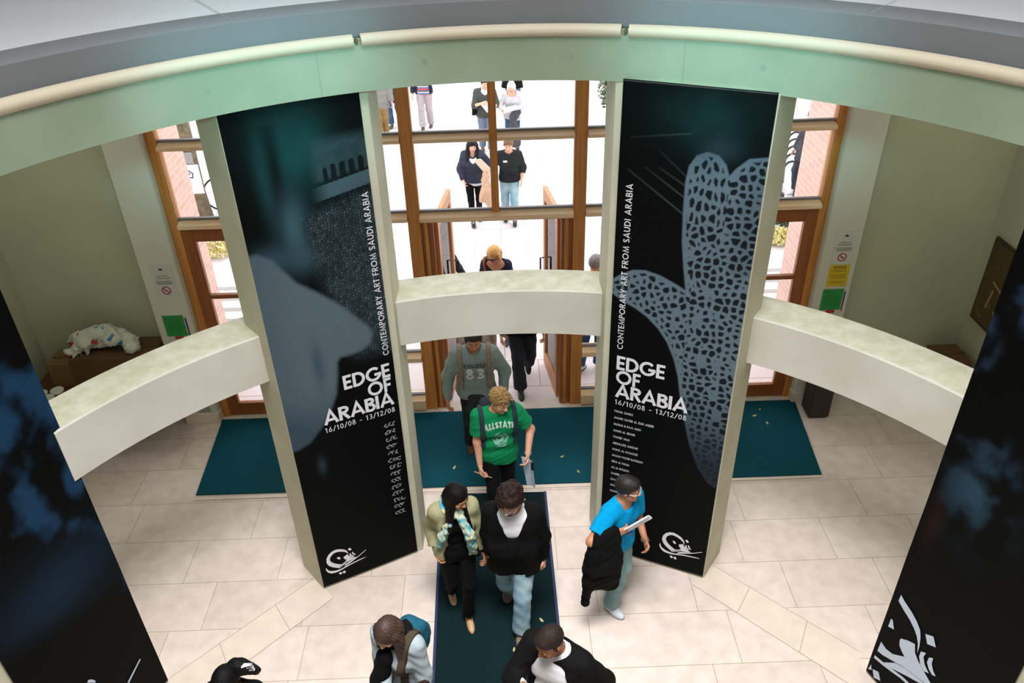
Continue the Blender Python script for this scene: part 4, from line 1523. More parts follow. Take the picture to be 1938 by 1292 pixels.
class Person:
    def __init__(s, P, head, h=1.75, sex='m', skin='fair', lean=6, hip=None, feet=None, hands=None, look=(0, 0), elbows=None, twist=0, build=1.0, res=.0055, label='', curl=(35, 45), fdir=None, mask=None):
        """P ground point; head: heading (deg, 0 faces the camera, +90 faces picture right); hands: world wrist targets"""
        s.P = np.array([P[0], P[1], P[2] if len(P) > 2 else 0.0])
        s.h, s.k, s.sex, s.res, s.label = h, h / 1.75, sex, res, label
        k = s.k
        s.R = rotm('Z', math.radians(head))
        W_ = s.W = lambda x, y, z: s.P + s.R @ np.array([x, y, z])
        s.fwd = s.R @ np.array([0, -1.0, 0])
        s.lft = s.R @ np.array([1.0, 0, 0])
        hz = (hip if hip else .915) * k
        s.T = s.R @ rotm('Z', math.radians(twist)) @ rotm('X', math.radians(lean))
        # the body leans from the hip, the hip stays over the feet
        s.C = W_(0, 0.015, hz)
        s.B = build
        bl = build
        m = sex == 'm'
        sh = (.178 if m else .152) * bl ** .5
        tp = s.tp = lambda x, y, z: s.C + s.T @ (np.array([x, y, z]) * k)
        s.nb = tp(0, .012, .515)
        s.SH = [tp(-sh, .012, .468), tp(sh, .012, .468)]
        HR = s.R @ rotm('Z', math.radians(look[0])) @ rotm('X', math.radians(look[1]))
        s.HR = HR
        s.hk = k * (1.0 if m else .97)
        s.HC = s.nb + (s.T @ np.array([0, -.018, .055])) * k + HR @ np.array([0, -.012, .105]) * s.hk
        hp = lambda x, y, z: s.HC + HR @ (np.array([x, y, z]) * s.hk)
        s.hp = hp
        # legs
        s.HIP = [s.tp(-.088, 0, .0), s.tp(.088, 0, .0)]
        feet = feet or [((-.09, -.12, 0), 0), ((.09, .14, 0.0), 0)]
        s.ANK, s.KN, s.FD = [], [], []
        for i in (0, 1):
            (fx, fy, fz), fa = feet[i][0], feet[i][1]
            pitch = feet[i][2] if len(feet[i]) > 2 else 0
            an = W_(fx, fy, fz + .082)
            kn, an = ik(s.HIP[i], an, .43 * k, .425 * k, s.fwd)
            s.ANK.append(an)
            s.KN.append(kn)
            s.FD.append((s.R @ rotm('Z', math.radians(fa)), pitch))
        # arms
        s.EL, s.WR, s.HD = [], [], []
        for i in (0, 1):
            sg = -1 if i == 0 else 1
            t = hands[i] if hands and hands[i] is not None else W_(sg * (.27 if m else .23), -.10, .80 * k)
            hint = (elbows[i] if elbows and elbows[i] is not None else None)
            hint = (s.R @ np.array(hint, float)) if hint is not None else (-s.fwd * .8 + s.lft * sg * .5)
            el, wr = ik(s.SH[i], t, .292 * k, .252 * k, hint)
            s.EL.append(el)
            s.WR.append(wr)
            dd = unit(wr - el)
            if fdir and fdir[i] is not None:
                dd = unit(s.R @ np.array(fdir[i], float))
            s.HD.append(dd)
        s.curl = curl
        s.skin = mat('skin_' + skin, SKIN[skin], .5, var=.06, scale=18, spec=.35)
        c = SKIN[skin]
        s.lip = mat('lips_' + skin, (int(c[0] * .86), int(c[1] * .66), int(c[2] * .66)), .4)
        s.brow = 'brow'
        s.o = None

    # ---- primitive groups
    def torso(s, S, f=0.0, belly=0.0, fk=.05):
        k, B = s.k, s.B
        tp = s.tp
        if s.sex == 'm':
            L = [(.075, 0, .02, .104), (.068, -.012 - belly * .5, .15, .10 + belly), (.083, .0, .33, .106), (.098, .008, .42, .088)]
        else:
            L = [(.082, .006, .02, .108), (.052, -.004, .17, .086 + belly), (.066, .0, .32, .092), (.08, .008, .42, .076)]
        for x, y, z, r in L:
            S.cap(tp(-x * B, y, z), tp(x * B, y, z), (r * B) * k + f, (r * B) * k + f, fk)
        if s.sex == 'f':
            for sg in (-1, 1):
                S.ell(tp(sg * .068, -.075, .335), np.array([.062, .058, .062]) * k + f, s.T, .04)
        for sg in (0, 1):
            S.cap(s.nb, s.SH[sg] + (s.nb - s.SH[sg]) * .12, .05 * k + f * .8, .05 * k + f, fk)
        return S

    def arm(s, S, i, f=0.0, end=None, k=.025, fw=None):
        """end: None whole arm, else fraction 0..2 (1 = elbow) with a flat cuff"""
        q = s.k * (1.0 if s.sex == 'm' else .86) * s.B ** .5
        a, b, c = s.SH[i], s.EL[i], s.WR[i]
        fw = f if fw is None else fw
        e = 2.0 if end is None else end
        if e <= 1:
            S.cap(a, a + (b - a) * e, .056 * q + f, (.056 + (.043 - .056) * e) * q + fw, k, flat=end is not None)
        else:
            S.cap(a, b, .056 * q + f, .043 * q + f, k)
            r1 = .043 + (.027 - .043) * (e - 1)
            S.cap(b, b + (c - b) * (e - 1), .043 * q + f, r1 * q + fw, k, flat=end is not None)
        return S

    def leg(s, S, i, f=0.0, end=None, fc=None, k=.03, calf=0.0):
        q = s.k * s.B ** .4
        a, b, c = s.HIP[i], s.KN[i], s.ANK[i]
        fc = f if fc is None else fc
        e = 2.0 if end is None else end
        S.cap(a, b, .088 * q + f, .056 * q + f, k)
        S.cap(b, b + (c - b) * min(1, (e - 1)), .056 * q + f, .038 * q + fc, k, flat=end is not None)
        if calf:
            m = b + (c - b) * .32
            S.cap(m - s.fwd * .018, b + (c - b) * .5 - s.fwd * .014, .05 * q + f, .045 * q + f, .03)
        return S

    def hand(s, S, i):
        q = s.k * (1.0 if s.sex == 'm' else .9)
        Wp, d = s.WR[i], s.HD[i]
        sg = -1 if i == 0 else 1
        n = unit(-sg * s.lft - d * ((-sg * s.lft) @ d))         # palm faces the body
        t = unit(s.fwd - d * (s.fwd @ d) - n * (s.fwd @ n))     # thumb side points forward
        w0 = Wp + d * .012
        for o_ in (-.026, -.009, .009, .026):
            S.cap(w0 + t * o_ * .7 * q, Wp + d * .088 * q + t * o_ * q, .0155 * q, .0125 * q, .014)
        L = [.060, .072, .076, .068]
        for j, o_ in enumerate((-.0295, -.0105, .0105, .0300)):
            a = Wp + d * .085 * q + t * o_ * q
            c1, c2 = math.radians(s.curl[0] + (3 - j) * 4), math.radians(s.curl[0] + s.curl[1] + (3 - j) * 6)
            sp = t * (o_ * 1.2)
            d1 = unit(d * math.cos(c1) + n * math.sin(c1) + sp)
            d2 = unit(d * math.cos(c2) + n * math.sin(c2) + sp)
            b_ = a + d1 * L[j] * .55 * q
            S.cap(a, b_, .0092 * q, .0085 * q, .004)
            S.cap(b_, b_ + d2 * L[j] * .5 * q, .0085 * q, .0068 * q, .003)
        a = Wp + d * .022 * q + t * .022 * q
        b_ = a + unit(d * .65 + t * .65 + n * .35) * .042 * q
        S.cap(a, b_, .0135 * q, .0105 * q, .01)
        S.cap(b_, b_ + unit(d * .9 + t * .2 + n * .4) * .032 * q, .0102 * q, .008 * q, .004)

    def headp(s, S):
        k = s.hk
        hp, R = s.hp, s.HR
        f = s.sex == 'f'
        S.cap(s.nb - s.T @ np.array([0, 0, .04]) * s.k, hp(0, .018, -.06), (.056 if not f else .047) * s.k, (.052 if not f else .044) * s.k, .03)
        S.ell(hp(0, .014, .034), np.array([.0755, .096, .088]) * k, R, .02)
        S.ell(hp(0, -.024, -.03), np.array([.060, .066, .083]) * k, R, .03)
        jw = .036 if not f else .030
        for sg in (-1, 1):
            S.cap(hp(sg * .052, .0, -.05), hp(sg * jw * .5, -.062, -.094 if not f else -.090), .018 * k, .017 * k, .025)
            S.ell(hp(sg * .042, -.066, -.022), np.array([.022, .02, .02]) * k, R, .02)
            S.ell(hp(sg * .0775, .014, -.002), np.array([.010, .021, .031]) * k, R @ rotm('Z', sg * .35), .006)
            S.cap(hp(sg * .014, -.086, .028), hp(sg * .044, -.076, .027), .011 * k, .009 * k, .014)
        S.cap(hp(0, -.068, -.098), hp(0, -.074, -.094), .017 * k, .016 * k, .02)
        for sg in (-1, 1):
            S.ell(hp(sg * .031, -.100, .007), np.array([.017, .017, .013]) * k, R, .014, 's')
            S.ell(hp(sg * .031, -.0755, .006), np.array([.0135, .0135, .0125]) * k, R, .004)
        S.cap(hp(0, -.086, .012), hp(0, -.110, -.026), .0085 * k, .0125 * k, .012)
        for sg in (-1, 1):
            S.ell(hp(sg * .012, -.097, -.031), np.array([.0085, .011, .008]) * k, R, .008)
        S.cap(hp(-.019, -.083, -.060), hp(.019, -.083, -.060), .0075 * k, .0075 * k, .008)
        S.cap(hp(-.015, -.082, -.068), hp(.015, -.082, -.068), .0085 * k, .0085 * k, .006)
        S.cap(hp(-.022, -.095, -.0638), hp(.022, -.095, -.0638), .0022 * k, .0022 * k, .004, 's')

    def body(s, hairc=(40, 30, 24), beard=None, eye=(60, 40, 26), bare_legs=False):
        S = SDF()
        s.torso(S, -.004)
        for i in (0, 1):
            s.leg(S, i, -.004, calf=1)
            s.arm(S, i)
            s.hand(S, i)
            fr, pitch = s.FD[i]
            toe = s.ANK[i] + fr @ rotm('X', math.radians(pitch)) @ np.array([0, -.10, -.056]) * s.k
            S.cap(s.ANK[i] - np.array([0, 0, .03]), toe, .031 * s.k, .015 * s.k, .012)
        s.headp(S)
        V, F = S.mesh(s.res)
        # materials by place in the head's own frame
        q = (V[F].mean(1) - s.HC) @ s.HR / s.hk
        mi = np.zeros(len(F), np.int32)
        x, y, z = np.abs(q[:, 0]), q[:, 1], q[:, 2]
        hd = (np.abs(q) < .2).all(1)
        lipm = hd & (np.hypot((x / .025), (z + .064) / .0115) < 1) & (y < -.07)
        ey = np.sqrt((x - .031) ** 2 + (y + .0755) ** 2 + (z - .006) ** 2)
        em = hd & (ey < .0150) & (y < -.079) & (np.abs(z - .006) < .0075)
        ir = em & (np.hypot(x - .031, z - .006) < .0062)
        bm = hd & (y < -.06) & (x > .012) & (x < .05) & (np.abs(z - (.029 - .25 * np.maximum(x - .032, 0) + .0)) < .0048)
        mi[lipm] = 1
        mi[bm] = 2
        mi[em] = 3
        mi[ir] = 4
        if beard:
            bz = hd & (y < -.02) & ((z < -.078) & (y < -.045) | (z < -.048) & (z > -.056) & (x < .03) & (y < -.07) | (z < -.066) & (x > .02) & (x < .034) & (y < -.06)) & ~lipm
            if beard == 'goatee':
                bz &= x < .034
            mi[bz & (y < -.03)] = 2
        s.o = np_obj('person', V, F, [s.skin, s.lip, mat('hair_%d_%d_%d' % hairc, hairc, .6, var=.2, scale=90), mat('eye_white', (226, 222, 216), .3), mat('iris_%d' % eye[0], eye, .2)], base=tuple(s.P), mi=mi)
        tag(s.o, s.label, 'person')
        s.hairc = hairc
        return s

    def add(s, name, S, m, disp=None, res=None, label=None, matfn=None, parent=None):
        V, F = S.mesh(res or s.res, disp)
        if len(F) == 0:
            return None
        mi = matfn(V[F].mean(1)) if matfn else None
        o = np_obj(name, V, F, m, parent=parent or s.o, mi=mi)
        if label:
            o['label'] = label
        return o

    def folds(s, amp=.004, seed=0, freq=1.0):
        rg = np.random.default_rng(seed + 5)
        K = rg.normal(size=(5, 3)) * np.array([26, 26, 38]) * freq
        ph = rg.uniform(0, 6, 5)

        def f(P):
            d = 0
            for k_, p_ in zip(K, ph):
                d = d + np.sin(P @ k_.astype(P.dtype) + p_)
            return d * (amp * .55 / 2.2)
        return f

    def top(s, m, f=.012, sleeve=2.0, hem=-.08, neck=.066, v=0.0, vw=.05, fs=None, cuff=None, belly=0.0, name='shirt', amp=.004, seed=1, openw=0, label=None, flare=0.0, collar=None, matfn=None):
        S = SDF()
        s.torso(S, f, belly)
        if hem < -.02:
            for sg in (-1, 1):
                S.cap(s.tp(sg * .06, -.005, -.02), s.tp(sg * (.075 + flare), -.005, hem - .06), (.112 * s.B) * s.k + f, (.108 * s.B + flare) * s.k + f, .05)
        S.plane(-s.T[:, 2], s.tp(0, 0, hem))
        fs = f if fs is None else fs
        for i in (0, 1):
            if sleeve:
                s.arm(S, i, fs, sleeve, .03, cuff)
        nk = neck * s.k
        S.cap(s.nb - s.T[:, 2] * .005, s.nb + s.T[:, 2] * .14 - s.T[:, 1] * .03, nk, nk * 1.25, .006, 's')
        if v:
            S.cap(s.tp(0, -.085, .52), s.tp(0, -.16, .50 - v), vw * 1.5, vw * .12, .006, 's')
        if openw:
            for zz in np.linspace(.5, hem, 26):
                w_ = openw if zz < .3 else openw * 1.15
                S.cap(s.tp(-w_ * .45, -.20, zz), s.tp(w_ * .45, -.20, zz), .118, .118, .006, 's')
        if collar:
            for a in np.linspace(-2.3, 2.3, 12):
                p = s.nb + s.T @ (np.array([math.sin(a) * .062, -math.cos(a) * .062, .028 - .02 * math.cos(a)]) * s.k)
                S.cap(p, p + s.T @ np.array([math.sin(a) * .012, -math.cos(a) * .012, -.03]), .011, .012, .014)
        s.S_top = S
        return s.add(name, S, m, s.folds(amp, seed), label=label, matfn=matfn)

    def trousers(s, m, f=.012, fc=.028, end=1.96, name='trousers', seed=3, amp=.004, top=.11):
        S = SDF()
        s_b = s.B
        k = s.k
        for z, r in ((.02, .106), (.09, .10)):
            S.cap(s.tp(-.07 * s_b, 0, z), s.tp(.07 * s_b, 0, z), r * s_b * k + f * .7, r * s_b * k + f * .7, .04)
        S.plane(s.T[:, 2], s.tp(0, 0, top))
        for i in (0, 1):
            s.leg(S, i, f, end, fc)
        return s.add(name, S, m, s.folds(amp, seed, .9))

    def shoes(s, m, sole=None, slim=1.0):
        for i in (0, 1):
            fr, pitch = s.FD[i]
            R = fr @ rotm('X', math.radians(pitch))
            k = s.k
            g_ = s.ANK[i] + R @ np.array([0, 0, -.082])
            S = SDF()
            S.ell(g_ + R @ np.array([0, .02, .035]) * k, np.array([.036 * slim, .052, .05]) * k, R, .02)
            S.ell(g_ + R @ np.array([0, -.075, .022]) * k, np.array([.043 * slim, .095, .042]) * k, R, .03)
            S.cap(g_ + R @ np.array([0, .012, .05]) * k, s.ANK[i] + R @ np.array([0, .0, .0]), .036 * k * slim, .036 * k * slim, .02)
            S.plane(-R[:, 2], g_ + R[:, 2] * .001)
            S.plane(R[:, 2], g_ + R[:, 2] * .088)
            so = SDF()
            o = s.add('shoe', S, m)
            if sole and o:
                so.ell(g_ + R @ np.array([0, .01, .01]) * k, np.array([.041 * slim, .062, .03]) * k, R, .02)
                so.ell(g_ + R @ np.array([0, -.075, .01]) * k, np.array([.048 * slim, .101, .03]) * k, R, .03)
                so.plane(-R[:, 2], g_ + R[:, 2] * .0005)
                so.plane(R[:, 2], g_ + R[:, 2] * .018)
                s.add('sole', so, sole, parent=o)

    def hair(s, style, rgb=None, seed=0, amp=.003):
        rgb = rgb or s.hairc
        m = mat('hair_%d_%d_%d' % rgb, rgb, .5, var=.35, scale=70, bump=.4, bscale=160, spec=.12)
        S = SDF()
        hp, R, k = s.hp, s.HR, s.hk
        n = R @ unit([0, .56, .83])
        if style in ('short', 'crop', 'curly', 'tousled', 'beanie'):
            t = {'short': .013, 'crop': .005, 'curly': .028, 'tousled': .016, 'beanie': .012}[style]
            S.ell(hp(0, .016, .036), (np.array([.0775, .098, .090]) + t) * k, R, .01)
            S.ell(hp(0, -.045, .075), (np.array([.05, .035, .03]) + t * .6) * k, R, .03)
            q = hp(0, -.088, {'crop': .088, 'beanie': .045}.get(style, .066))
            S.plane(-n, q, .012)
            if style != 'beanie':
                for sg in (-1, 1):
                    S.cap(hp(sg * .078, -.012, .03), hp(sg * .076, -.008, -.016), .010 * k, .006 * k, .012)
            if style == 'curly':
                rg = np.random.default_rng(seed)
                for _ in range(70):
                    v = unit(rg.normal(size=3))
                    p = np.array([0, .016, .04]) + v * np.array([.085, .105, .10]) * 1.12
                    if n @ (hp(*p) - q) > 0.0:
                        S.ell(hp(*p), np.array([.019, .019, .017]) * k, R, .012)
            if style == 'tousled':
                rg = np.random.default_rng(seed)
                for _ in range(90):
                    x0 = rg.uniform(-.075, .075)
                    y0 = rg.uniform(-.085, .085)
                    z0 = .036 + .108 * math.sqrt(max(.05, 1 - (x0 / .094) ** 2 - ((y0 - .016) / .118) ** 2))
                    dx, dy = rg.uniform(-.012, .012) + x0 * .15, rg.uniform(-.03, .0) - .012
                    S.cap(hp(x0, y0, z0 - .010), hp(x0 + dx, y0 + dy, z0 + rg.uniform(.0, .014)), .0085 * k, .003 * k, .006)
        else:
            # long styles
            S.ell(hp(0, .02, .036), np.array([.090, .110, .104]) * k, R, .01)
            S.ell(hp(0, .04, -.03), np.array([.084, .085, .09]) * k, R, .03)
            S.ell(hp(0, -.125, -.035), np.array([.058, .075, .098]) * k, R, .012, 's')
            L = {'long': .34, 'bob': .10, 'tied': .02, 'mid': .2}[style]
            if style != 'tied':
                for sg in (-1, 1):
                    a = hp(sg * .078, -.008, .03)
                    b_ = hp(sg * .084, -.012, -.07)
                    S.cap(a, b_, .024 * k, .026 * k, .02)
                    if L > .12:
                        dn = np.array([0, 0, -1.0])
                        e = b_ + dn * L * .6 + s.fwd * .035 + (s.HR[:, 0] * sg) * .02
                        S.cap(b_, e, .040 * k, .030 * k, .03)
                        S.cap(a - s.fwd * .02, e - s.fwd * .05, .036 * k, .034 * k, .03)
                for x_ in (-.055, -.02, .02, .055):
                    a = hp(x_, .075, -.01)
                    b_ = a + np.array([0, 0, -L]) - s.fwd * .035
                    S.cap(a, b_, .04 * k, .03 * k, .03)
        cx = s.HC.copy()
        Rt = s.HR

        def strands(P):
            q = (P - cx.astype(P.dtype)) @ Rt.astype(P.dtype)
            ang = np.arctan2(q[..., 0], q[..., 1] + .001)
            return amp * (np.sin(ang * 30 + 2.5 * np.sin(q[..., 2] * 14)) * .55 + np.sin(ang * 53 + 3 * np.sin(q[..., 2] * 9)) * .45)
        lab = {'beanie': None}.get(style)
        return s.add('knitted_hat' if style == 'beanie' else 'hair', S, m, strands)

    def slab(s, name, m, n, q, half, zlo=-.1, zhi=.6, front=None, f=.020, seed=2, S=None):
        """a strap: thin shell of the top's surface cut to a slab (torso frame plane n through q)"""
        src = S or s.S_top
        nn = s.T @ unit(n)
        Q = s.tp(*q)
        lims = []
        if zlo is not None:
            lims.append((-s.T[:, 2], s.tp(0, 0, zlo)))
        if zhi is not None:
            lims.append((s.T[:, 2], s.tp(0, 0, zhi)))
        if front is not None:
            lims.append((s.T[:, 1] * front, s.tp(0, .03, 0)))

        def fn(P):
            d = np.abs(src.field(P) - f * .4) - f * .6
            d = np.maximum(d, np.abs((P - Q) @ nn) - half)
            for a_, b_ in lims:
                d = np.maximum(d, (P - b_) @ a_)
            return d
        V, F = src.mesh(s.res, fn=fn)
        if len(F):
            return np_obj(name, V, F, m, parent=s.o)

    def project_text(s, name, quads, m, zc, xc=0.0, d=.004, target=None):
        """quads in 2-D (m), wrapped on the garment from the front"""
        me = target.data
        off = np.array(target['_o'])
        vs = np.empty(len(me.vertices) * 3, np.float32)
        me.vertices.foreach_get('co', vs)
        vs = vs.reshape(-1, 3) + off
        bvh = BVHTree.FromPolygons([tuple(map(float, v)) for v in vs], [tuple(p.vertices) for p in me.polygons])
        fwd_ = Vector(-s.T[:, 1])
        b = MB()
        for q in quads:
            # subdivide each quad along its long direction
            A = [np.array(p) for p in q]
            nsub = max(1, int(max(np.hypot(*(A[3] - A[0])), np.hypot(*(A[1] - A[0]))) / .008))
            for i in range(nsub):
                cell = []
                for (e0, e1, t) in ((0, 3, i / nsub), (1, 2, i / nsub), (1, 2, (i + 1) / nsub), (0, 3, (i + 1) / nsub)):
                    p2 = A[e0] + (A[e1] - A[e0]) * t
                    o_ = s.tp((p2[0] + xc) / s.k, -.5, (zc + p2[1]) / s.k)
                    hit = bvh.ray_cast(Vector(o_), -fwd_, 1.0)
                    if hit[0] is None:
                        cell = None
                        break
                    cell.append(tuple(hit[0] + fwd_ * d))
                if cell:
                    b.add(cell, [(0, 1, 2, 3)])
        return b.build(name, m, parent=target)

    def glasses(s, m, r=.0021):
        b = MB()
        hp = s.hp
        for sg in (-1, 1):
            ring = [hp(sg * .032 + .021 * math.cos(a), -.106 + .004 * abs(math.cos(a)), .004 + .015 * math.sin(a)) for a in np.linspace(0, 2 * PI, 17)]
            b.tube([tuple(p) for p in ring], r, 6)
            b.tube([tuple(hp(sg * .052, -.103, .008)), tuple(hp(sg * .078, -.07, .010)), tuple(hp(sg * .082, .012, .006))], r, 6)
        b.tube([tuple(hp(-.011, -.108, .006)), tuple(hp(.011, -.108, .006))], r, 6)
        return b.build('glasses', m, parent=s.o, smooth=True)


# ------------------------------------------------------------------ outside
struct(MB().box((-3.95, 8.1, -.1), (-3.60, 8.95, 5.2)).build('wall_outside_left', M_BRICK))
struct(MB().box((3.62, 8.1, -.1), (3.97, 9.12, 5.2)).build('wall_outside_right', M_BRICK))
M_STEP = mat('white_stone', (206, 204, 206), .8, var=.04, scale=6)
for sx, lb in ((-1, 'left'), (1, 'right')):
    b = MB()
    x0, x1 = sorted((sx * 3.55, sx * 6.6))
    for k in range(4):
        b.box((x0, 10.25 + k * .22, -.012), (x1, 11.35, .06 * (k + 1)))
    st_ = struct(b.build('steps', M_STEP), 'low white stone steps outside the %s door' % lb)


def foliage(name, c, r, n, size, m1, m2, label, cat='shrub', stem=True, seed=0, group=None):
    rg = np.random.default_rng(seed)
    o = tag(empty(name, (c[0], c[1], -.012)), label, cat, group)
    for nm, m, part in (('foliage', m1, 0), ('foliage', m2, 1)):
        k = n // 2
        d = rg.normal(size=(k, 3))
        d /= np.linalg.norm(d, axis=1)[:, None]
        p = np.array(c) + d * np.array(r) * (rg.uniform(.55, 1.0, (k, 1)))
        p[:, 2] = np.maximum(p[:, 2], .02)
        a = rg.normal(size=(k, 3))
        a /= np.linalg.norm(a, axis=1)[:, None]
        b = np.cross(a, rg.normal(size=(k, 3)))
        b /= np.linalg.norm(b, axis=1)[:, None]
        sz = rg.uniform(.6, 1.2, (k, 1)) * size
        V = np.stack([p - a * sz, p - b * sz * .45, p + a * sz, p + b * sz * .45], 1).reshape(-1, 3)
        F = np.arange(k * 4).reshape(k, 4)
        q = np_obj(nm, V, F, m, parent=o, smooth=False)
        q['kind'] = 'stuff'
    if stem:
        MB().tube([(c[0], c[1], -.02), (c[0] + .02, c[1], max(.05, c[2]))], [.03, .02], 8).build('stem', mat('bark', (98, 78, 60), .9), parent=o)
    return o


G1 = mat('ivy_green', (74, 92, 62), .7, var=.3, scale=20)
G2 = mat('ivy_dark', (48, 56, 58), .7, var=.3, scale=20)
Y1 = mat('yellow_leaf', (206, 190, 110), .7, var=.2, scale=20)
Y2 = mat('pale_leaf', (222, 212, 160), .7, var=.2, scale=20)
S1 = mat('sage_leaf', (150, 164, 140), .7, var=.2, scale=20)
foliage('shrub', (5.35, 12.75, .18), (.55, .5, .22), 1500, .05, G2, G1, 'dark ivy shrub outside the right hand door', seed=1)
foliage('shrub', (4.75, 12.3, .10), (.35, .28, .12), 1100, .036, Y1, Y2, 'yellow leaved low shrub in front of the dark ivy outside the right door', seed=2)
foliage('shrub', (-4.95, 12.7, .12), (.45, .55, .16), 1500, .036, Y1, Y2, 'yellow leaved low shrub seen through the left door', seed=3)
foliage('shrub', (3.0, 19.4, .75), (.55, .5, .75), 1800, .07, S1, G1, 'pale green shrub at the top of the right sidelight', seed=4)

# post with a poster, railing and bicycle seen through the left window
t = tag(empty('tree', (-5.58, 13.9, -.012)), 'grey brown tree trunk with a white poster, seen through the left window', 'tree')
MB().tube([(-5.58, 13.9, -.05), (-5.58, 13.9, .6), (-5.58, 13.95, 1.6), (-5.60, 14.0, 3.4)], [.25, .20, .19, .18], 16).build('trunk', mat('grey_bark', (112, 100, 80), .95, var=.3, scale=14, bump=.6, bscale=30), parent=t, smooth=True)
ps = MB().box((-5.72, 13.655, .66), (-5.30, 13.665, 1.20)).build('poster', mat('white_poster', (236, 236, 244), .6), base=(-5.41, 13.66, .66))
tag(ps, 'white poster with a blue drawing on the tree trunk', 'poster')
dr = MB()
for pts, w_ in (([(-5.80, .86), (-5.66, .90), (-5.58, .84), (-5.60, .76), (-5.72, .78)], .022), ([(-5.78, .70), (-5.66, .72)], .03), ([(-5.70, .83), (-5.63, .83)], .03)):
    L, R = stroke(pts, w_)
    for i in range(len(L) - 1):
        dr.add([(q[0] + .16, 13.652, q[1] + .2) for q in (L[i], R[i], R[i + 1], L[i + 1])], [(0, 1, 2, 3)])
dr.build('drawing', mat('navy_ink', (50, 52, 110), .6), parent=ps)
pl = MB().box((-5.70, 13.65, 1.22), (-5.36, 13.67, 1.42)).build('plaque', mat('grey_plaque', (140, 138, 140), .5), base=(-5.43, 13.66, 1.22))
tag(pl, 'small grey plaque above the white poster on the tree trunk', 'sign')

M_IRON = mat('black_iron', (30, 32, 36), .5)
r_ = tag(empty('railing', (-4.7, 14.0, -.012)), 'black iron railing behind the tree, seen through the left window', 'railing')
for k in range(9):
    x = -5.22 + k * .13
    MB().tube([(x, 14.0, -.02), (x, 14.0, 1.55)], .014, 6).build('bar', M_IRON, parent=r_)
for z in (.18, .55, .95, 1.45):
    MB().box((-5.25, 13.98, z), (-4.1, 14.02, z + .035)).build('rail', M_IRON, parent=r_)


def bicycle(x, y, a, rgb, label):
    o = tag(empty('bicycle', (x, y, -.012)), label, 'bicycle')
    c, q = math.cos(a), math.sin(a)
    W_ = lambda s_, z: (x + s_ * c, y + s_ * q, z)
    m = mat('bike_paint_%d' % rgb[0], rgb, .35)
    for s_ in (-.52, .52):
        MB().tube([W_(s_ + .33 * math.cos(t_), .34 + .33 * math.sin(t_)) for t_ in np.linspace(0, 2 * PI, 29)], .018, 6, caps=False).build('tyre', M_DARK, parent=o)
        sp = MB()
        for t_ in np.linspace(0, PI, 9)[:-1]:
            sp.tube([W_(s_ + .32 * math.cos(t_), .34 + .32 * math.sin(t_)), W_(s_ - .32 * math.cos(t_), .34 - .32 * math.sin(t_))], .002, 4)
        sp.build('spokes', mat('steel', (170, 170, 174), .3, metal=1), parent=o)
    fr_ = MB()
    for p0, p1 in (((-.52, .34), (-.18, .82)), ((-.18, .82), (.36, .86)), ((.36, .86), (-.05, .30)), ((-.05, .30), (-.18, .82)), ((-.05, .30), (-.52, .34)), ((.36, .9), (.52, .34))):
        fr_.tube([W_(*p0), W_(*p1)], .017, 8)
    fr_.build('frame', m, parent=o)
    MB().tube([W_(.36, .88), W_(.33, 1.02)], .014, 8).build('stem', M_IRON, parent=o)
    hx, hy, hz = W_(.33, 1.02)
    MB().tube([(hx - q * .26 - c * .1, hy + c * .26 - q * .1, hz), (hx - q * .2, hy + c * .2, hz), (hx + q * .2, hy - c * .2, hz), (hx + q * .26 - c * .1, hy - c * .26 - q * .1, hz)], .012, 8).build('handlebar', M_IRON, parent=o)
    MB().tube([W_(-.18, .82), W_(-.21, .93)], .013, 8).build('seat_post', M_IRON, parent=o)
    MB().tube([W_(-.36, .95), W_(-.2, .96), W_(-.06, .95)], [.06, .05, .02], 10, flat=.45).build('saddle', M_DARK, parent=o)
    return o


bicycle(-4.75, 14.45, .12, (196, 48, 40), 'red bicycle leaning by the black railing outside the left window')
rk = tag(empty('bicycle_rack', (5.9, 15.2, -.012)), 'black hooped bicycle rack outside the right window', 'rack')
for k in range(6):
    f_ = k / 5
    x, y = 5.40 + .75 * f_, 14.2 + 2.0 * f_
    MB().tube([(x - .05, y, -.02), (x - .05, y, .55)] + [(x - .05 + .14 - .14 * math.cos(t_), y, .55 + .14 * math.sin(t_)) for t_ in np.linspace(.2, PI, 8)] + [(x + .23, y, -.02)], .022, 8).build('hoop', M_IRON, parent=rk)
MB().box((5.35, 14.1, .02), (5.41, 14.2, .08)).build('foot', M_IRON, parent=rk)
MB().tube([(5.35, 14.15, .30), (6.10, 16.25, .30)], .022, 8).build('rail', M_IRON, parent=rk)
MB().tube([(5.35, 14.15, .05), (6.10, 16.25, .05)], .022, 8).build('rail', M_IRON, parent=rk)
pp = tag(empty('post', (1.36, 9.4, -.012)), 'thin dark post with a forked top outside the right sidelight', 'post')
MB().tube([(1.36, 9.4, -.02), (1.37, 9.4, 1.55)], [.028, .02], 8).build('shaft', mat('dark_grey_metal', (84, 84, 96), .5), parent=pp)
MB().tube([(1.37, 9.4, 1.5), (1.33, 9.4, 1.72)], .008, 6).build('prong', M_IRON, parent=pp)
MB().tube([(1.37, 9.4, 1.5), (1.42, 9.4, 1.70)], .008, 6).build('prong', M_IRON, parent=pp)
# ------------------------------------------------------------------ people
def cloth(name, rgb, var=.12, bump=.25):
    return mat(name, rgb, .85, var=var, scale=30, bump=bump, bscale=260, spec=.10)


